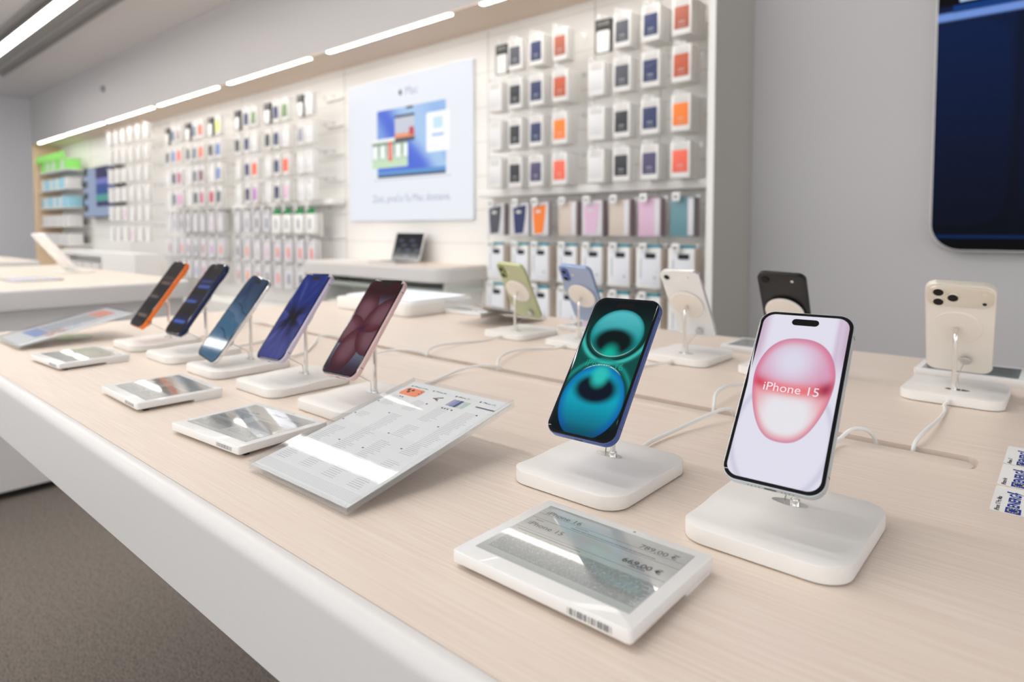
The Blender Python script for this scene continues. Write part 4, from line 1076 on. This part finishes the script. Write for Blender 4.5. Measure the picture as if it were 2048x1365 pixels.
b = nb(); rbox(b, -.60, .60, -.13, 0, 0, .66, .01, .003, 'y'); obj('housing', b, BLACK, t)
def vscreen(g, u, v, _):
    a = mix(g, u.gt(.42) * v.gt(.2), c3(150, 165, 196), c3(30, 26, 90))
    a = mix(g, u.gt(.42) * v.gt(.2) * (v - .55).abs().lt(.12), a, c3(20, 70, 150))
    a = mix(g, u.gt(.42) * (v - .38).abs().lt(.07), a, c3(70, 160, 150))
    a = mix(g, u.gt(.42) * (v - .72).abs().lt(.06), a, c3(120, 120, 196))
    return mix(g, u.lt(.14) * (v * 4.0).frac().gt(.45), a, c3(40, 50, 44))
b = nb(); quad_uv(b, [(-.59, .01), (.59, .01), (.59, .65), (-.59, .65)], P(-.1306)); obj('display', b, shader('video_wall', vscreen, emission=True, es=.8), t, smooth=False, fix=False)
# shelves of small boxes at the far end
for r_, z in enumerate((1.06, .80, .54, .28, .02)):
    b = nb(); box(b, -11.79, -10.42, 2.72, 3.0199, z - .014, z); o = obj('wall_shelf', b, UNIT, smooth=False); o.location.z = TT
    tag(o, f'white wall shelf at the far end of the display unit, {ORD[r_]} of five', 'shelf', 'far wall shelves')
    cc = ['lime', 'aqua', 'aqua', 'pearl', 'pearl'][r_]
    cd = {'lime': (150, 232, 120), 'aqua': (160, 214, 232), 'pearl': (222, 220, 220)}[cc]
    for k in range(9):
        cur = cd if (k * 7 + r_ * 3) % 5 < 3 else (226, 226, 224)
        key = ('bx', cur)
        def mk(cur=cur):
            b = nb(); rbox(b, -.055, .055, -.09, .09, 0, .15, .004, .001); return obj('product_box', b, mat('box_%d_%d_%d' % cur, srgb(*cur), .5))
        o = first_or_dup(key, mk, (-11.66 + .14 * k, 2.83, TT + z + .0005))
        nmc = {(150, 232, 120): 'lime green', (160, 214, 232): 'pale aqua', (222, 220, 220): 'pearl grey', (226, 226, 224): 'white'}[cur]
        tag(o, f'{nmc} product box on the {ORD[r_]} far shelf, {NTH[k]} from the wooden end panel', 'product box', 'product boxes on the far shelves')
b = nb(); box(b, -11.79, -10.42, 2.70, 2.712, 1.20, 1.30); o = obj('shelf_header', b, mat('lime_card', srgb(150, 232, 110), .5), smooth=False); o.location.z = TT
b = nb(); 
tag(o, 'lime green header strip above the far wall shelves', 'header strip')

# ------------------------------------------------------------------ counter below the poster, laptop, boxes
ct = empty('wall_counter', (0, 0, TT)); tag(ct, 'white wall counter with rounded front corner below the poster', 'counter')
def cplate(x0, x1, y0, y1, z0, z1, r, m_, nm, par, bev=.004):
    pts = [(x0, y1), (x0, y0)] + [(x1 - r + r * math.sin(a), y0 + r - r * math.cos(a)) for a in [PI / 2 * k / 8 for k in range(9)]] + [(x1, y1)]
    b = nb(); loft(b, [[(x, y, z) for x, y in pts] for z in (z0, z1)]); bmesh.ops.bevel(b, geom=[e for e in b.edges if abs(e.verts[0].co.z - e.verts[1].co.z) < 1e-6 and e.verts[0].co.z > z1 - 1e-6], offset=bev, segments=3, affect='EDGES')
    return obj(nm, b, m_, par)
cplate(-4.30, -2.83, 2.60, 3.0195, -.090, -.0006, .10, METALW, 'worktop', ct, .012)
cplate(-4.29, -2.84, 2.612, 3.0195, -.0005, .001, .09, WOOD, 'top_inlay', ct, .0003)
cplate(-4.28, -2.86, 2.68, 3.0195, -.165, -.140, .08, mat('pale_green_glass', srgb(214, 224, 214), .15, coat=.5), 'lower_shelf', ct)
b = nb(); box(b, -4.28, -2.88, 2.98, 3.0195, -.42, -.09); obj('back_board', b, UNIT, ct, smooth=False)
b = nb(); box(b, -4.28, -4.26, 2.70, 2.98, -.42, -.091); obj('bracket', b, UNIT, ct, smooth=False)
b = nb(); box(b, -2.90, -2.88, 2.70, 2.98, -.42, -.091); obj('bracket', b, UNIT, ct, smooth=False)
for k in range(7):
    def mk():
        e = empty('accessory_box', (0, 0, 0)); b = nb(); rbox(b, -.075, .075, -.09, .09, 0, .13, .004, .001); obj('box', b, mat('sage_white_card', srgb(222, 226, 220), .5), e)
        b = nb(); box(b, -.03, .03, -.0906, -.09, .04, .09); obj('print', b, mat('print_sage', srgb(176, 188, 180), .5), e, smooth=False); return e
    o = first_or_dup('sagebox', mk, (-4.12 + .185 * k, 2.83, TT - .4195)); tag(o, f'pale box below the poster counter, {NTH[k]} from the left', 'box', 'pale boxes under the poster counter')
lp = empty('laptop', (-3.50, 2.80, TT + .0012)); tag(lp, 'open dark-screened laptop on the counter below the poster', 'laptop')
b = nb(); slab(b, .304, .212, .012, 0, .011, .001, 'z', 0, 0); obj('keyboard_deck', b, STEEL, lp)
b = nb(); rbox(b, -.135, .135, -.03, .085, .0109, .0116, .004, .0002); obj('keyboard', b, BLACK, lp)
lid = nb(); slab(lid, .304, .205, .010, 0, .006, .001, 'z', 0, .1025)
Ml = Matrix.Translation((0, .106, .011)) @ Matrix.Rotation(math.radians(106 - 90 + 56), 4, 'X')
Ml = Matrix.Translation((0, .104, .011)) @ Matrix.Rotation(math.radians(74), 4, 'X')
lid.transform(Ml); L_ = obj('lid', lid, STEEL, lp)
def lscr(g, u, v, _):
    a = mix(g, v, c3(10, 12, 20), c3(12, 14, 24))
    for vc, us in ((.72, (.22, .62)), (.54, (.35, .72)), (.36, (.18, .52, .86)), (.12, (.5,))):
        for uc in us: a = mix(g, (u - uc).abs().ss(.12, .05) * (v - vc).abs().ss(.05, .01) * .6, a, c3(120, 128, 160))
    return a
b = nb(); quad_uv(b, [(-.146, .006), (.146, .006), (.146, .198), (-.146, .198)], lambda a, c: (a, c, .0062)); b.transform(Ml); obj('display', b, shader('laptop_screen', lscr, rough=.1, emission=True, es=.8), L_, smooth=False, fix=False)
for i, (x, w_) in enumerate(((-3.90, .19), (-4.13, .16))):
    b = nb(); slab(b, w_, .26, .01, 0, .004, .001); o = obj('leaflet_panel', b, CARD); o.location = (x, 2.80, TT + .0012)
    tag(o, ['flat white leaflet panel left of the laptop', 'smaller white leaflet panel near the left end of the poster counter'][i], 'panel')

# headphones and cup-like box on the base cabinet
hp = empty('headphones', (-4.62, 2.74, TT - .4195)); tag(hp, 'black over-ear headphones lying on the base cabinet beyond the table', 'headphones')
b = nb(); tube(b, [(0, .085 * math.cos(a), .09 + .085 * math.sin(a)) for a in [PI * k / 14 for k in range(15)]], .010, 10); obj('headband', b, BLACK, hp)
for s_ in (-1, 1):
    b = nb(); disc(b, .042, -.02, .02, 'y', (0, .045), 24, .008); bmesh.ops.translate(b, vec=(0, s_ * .085, 0), verts=b.verts); obj('ear_cup', b, BLACK, hp)
hp.rotation_euler = (0, 0, 1.0)
dv = empty('desk_drawer_cabinet', (-8.35, 2.40, TT)); tag(dv, 'low white cabinet with dark recessed opening before the far display section', 'cabinet')
b = nb(); box(b, -1.35, 1.30, 0, .24, Z0 + .001, -.32); box(b, -1.35, 1.30, 0, .24, -.07, -.02); box(b, -1.35, -1.31, 0, .24, -.32, -.07); box(b, .32, 1.30, 0, .24, -.32, -.07); box(b, -1.31, .32, .20, .24, -.32, -.07)
obj('carcass', b, UNIT, dv, smooth=False)
for k in range(5):
    def mk():
        b = nb(); rbox(b, -.12, .12, -.07, .07, 0, .17, .004, .001); return obj('stored_box', b, CARDG)
    o = first_or_dup('stored', mk, (-9.48 + .29 * k, 2.49, TT - .3195)); tag(o, f'grey-white box in the opening of the low white cabinet, {NTH[k]} from its left', 'box', 'boxes in the low cabinet')

# ------------------------------------------------------------------ other display tables on the left
def side_table(x0, x1, y0, y1, label):
    e = empty('display_table', (0, 0, TT)); tag(e, label, 'table')
    b = nb(); box(b, x0, x1, y0, y1, -.03, 0); obj('tabletop', b, WOOD, e, smooth=False)
    pr = [(.0, -.02), (.0, 0), (.003, 0)] + [(.003 + .012 * math.sin(a), -.012 + .012 * math.cos(a)) for a in [PI / 2 * k / 5 for k in range(1, 6)]] + [(.015, -.076), (.0, -.078), (-.012, -.078)]
    apron(x0, x1, y0, y1, pr, e, METALW)
    b = nb(); box(b, x0 + .012, x1 - .012, y0 + .012, y1 - .012, -.767, -.0301); obj('body', b, METALW, e, smooth=False)
    b = nb(); box(b, x0 + .07, x1 - .07, y0 + .07, y1 - .07, Z0 + .0005, -.767); obj('plinth', b, BLACK, e, smooth=False)
side_table(-4.95, -3.02, -1.2, 1.24, 'white display table left of the phone table, oak top')
side_table(-7.6, -5.72, -1.2, 1.30, 'farther white display table, left edge of the picture')
ts = empty('tablet_stand', (-3.98, 1.06, TT), (0, 0, .25)); tag(ts, 'white tablet leaning on a slanted stand on the left display table', 'tablet')
b = nb(); slab(b, .17, .25, .012, 0, .010, .002, 'z', 0, .125); b.transform(Matrix.Translation((0, .0, .012)) @ Matrix.Rotation(math.radians(128), 4, 'X') @ Matrix.Rotation(0, 4, 'Z')); obj('tablet', b, WHITE_GLOSS, ts)
b = nb(); slab(b, .16, .16, .02, 0, .010, .002); obj('base', b, WHITE, ts)
b = nb(); tube(b, [(0, 0, .01), (0, -.03, .10)], .006, 8); obj('arm', b, STEEL, ts)
ts.rotation_euler = (0, 0, .1)
for i, (x, y, lb) in enumerate(((-3.55, .78, 'flat white tablet on the left display table, nearest the camera'), (-3.62, .35, 'flat white tablet at the left picture edge on the left display table'))):
    e = empty('tablet', (x, y, TT)); tag(e, lb, 'tablet'); b = nb(); slab(b, .26, .19, .012, 0, .008, .001); obj('body', b, STEEL, e)
    b = nb(); quad_uv(b, rr(.245, .175, .008, 4), lambda a, c: (a, c, .0081)); obj('display', b, mat('pale_screen', (.05, .05, .05, 1), .1, emit=srgb(226, 228, 236), es=.7), e, smooth=False, fix=False)
# white riser with pale screened tablet at the far side of the main table
rz_ = empty('white_riser', (-1.46, 1.205, TT)); tag(rz_, 'white rounded riser block at the far side of the oak table', 'riser')
b = nb(); slab(b, .33, .25, .022, .0012, .034, .002, 'z', 0, 0, 8); obj('block', b, WHITE, rz_)
b = nb(); slab(b, .31, .23, .018, 0, .0012, .0001, 'z', 0, 0, 8); obj('foot_pad', b, BLACK, rz_)
tb = empty('tablet', (-1.46, 1.215, TT + .0342)); tag(tb, 'pale bluish screened tablet lying on the white riser', 'tablet')
b = nb(); slab(b, .30, .215, .014, 0, .006, .001, 'z', 0, 0, 8); obj('body', b, WHITE_GLOSS, tb)
b = nb(); quad_uv(b, rr(.288, .203, .010, 6), lambda a, c: (a, c, .00605)); obj('display', b, mat('pale_screen2', (.05, .05, .05, 1), .15, emit=srgb(232, 236, 246), es=.85), tb, smooth=False, fix=False)
price_tag(7, (-1.225, 1.262, TT), PI, 'price display right of the white riser at the far side', [])

# ------------------------------------------------------------------ energy label stickers on the table
LBL = mat('sticker_white', srgb(240, 239, 236), .45); EUB = mat('sticker_blue', srgb(8, 52, 150), .45); STAR = mat('sticker_yellow', srgb(240, 222, 90), .5)
for i, (y0, s, lb) in enumerate(((.6475, 'iPhone 17 Pro Max', 'energy label sticker nearest the table front edge, nearest of three'), (.7175, 'iPhone Air', 'white and blue energy label sticker, middle one of the row of three'), (.7865, 'iPhone 17', 'energy label sticker farthest from the camera, beside the cable slot'))):
    e = empty('energy_label', (-.0455, y0, TT + .0002)); tag(e, lb, 'label', 'energy labels on the table')
    wL = .066
    b = nb(); loft(b, [[(x, y, z) for x, y in rr(.145, wL, .003, 3, .0725, wL / 2)] for z in (0, .0003)]); obj('sticker', b, LBL, e, smooth=False)
    Mt = lambda x, y: Matrix.Translation((x, y, .00045)) @ Matrix.Rotation(PI / 2, 4, 'Z')
    b = nb(); add_bm(b, text_bm(s, .0047, 'LEFT', .00006), Mt(.0048, .0012)); obj('lettering', b, mat('print_black', srgb(30, 30, 34), .5), e, smooth=False)
    b = nb(); box(b, .0100, .0202, .0008, .0138, .0003, .00042); obj('eu_flag', b, EUB, e, smooth=False)
    b = nb()
    for k in range(12):
        a = 2 * PI * k / 12; disc(b, .0006, .0004, .0006, c=(.0151 + .0035 * math.cos(a), .0073 + .0045 * math.sin(a)), n=5)
    obj('stars', b, STAR, e, smooth=False)
    b = nb(); add_bm(b, text_bm('ENERG', .0108, 'LEFT', .00035), Mt(.0152, .0150))
    q_ = nb(); q_.faces.new([q_.verts.new(p) for p in ((0, .0065, 0), (.0035, .0065, 0), (.002, .001, 0), (.0042, .001, 0), (-.0008, -.0065, 0), (.0008, -.0008, 0), (-.0012, -.0008, 0))])
    add_bm(b, q_, Mt(.0152, .0505)); obj('energy_word', b, EUB, e, smooth=False)
    b = nb()
    for k, L in enumerate((.018, .022, .026, .030, .034, .038, .042)): box(b, .032 + k * .011, .040 + k * .011, .006, .006 + L, .0003, .0005)
    obj('class_bars', b, mat('sticker_green', srgb(60, 150, 80), .5), e, smooth=False)
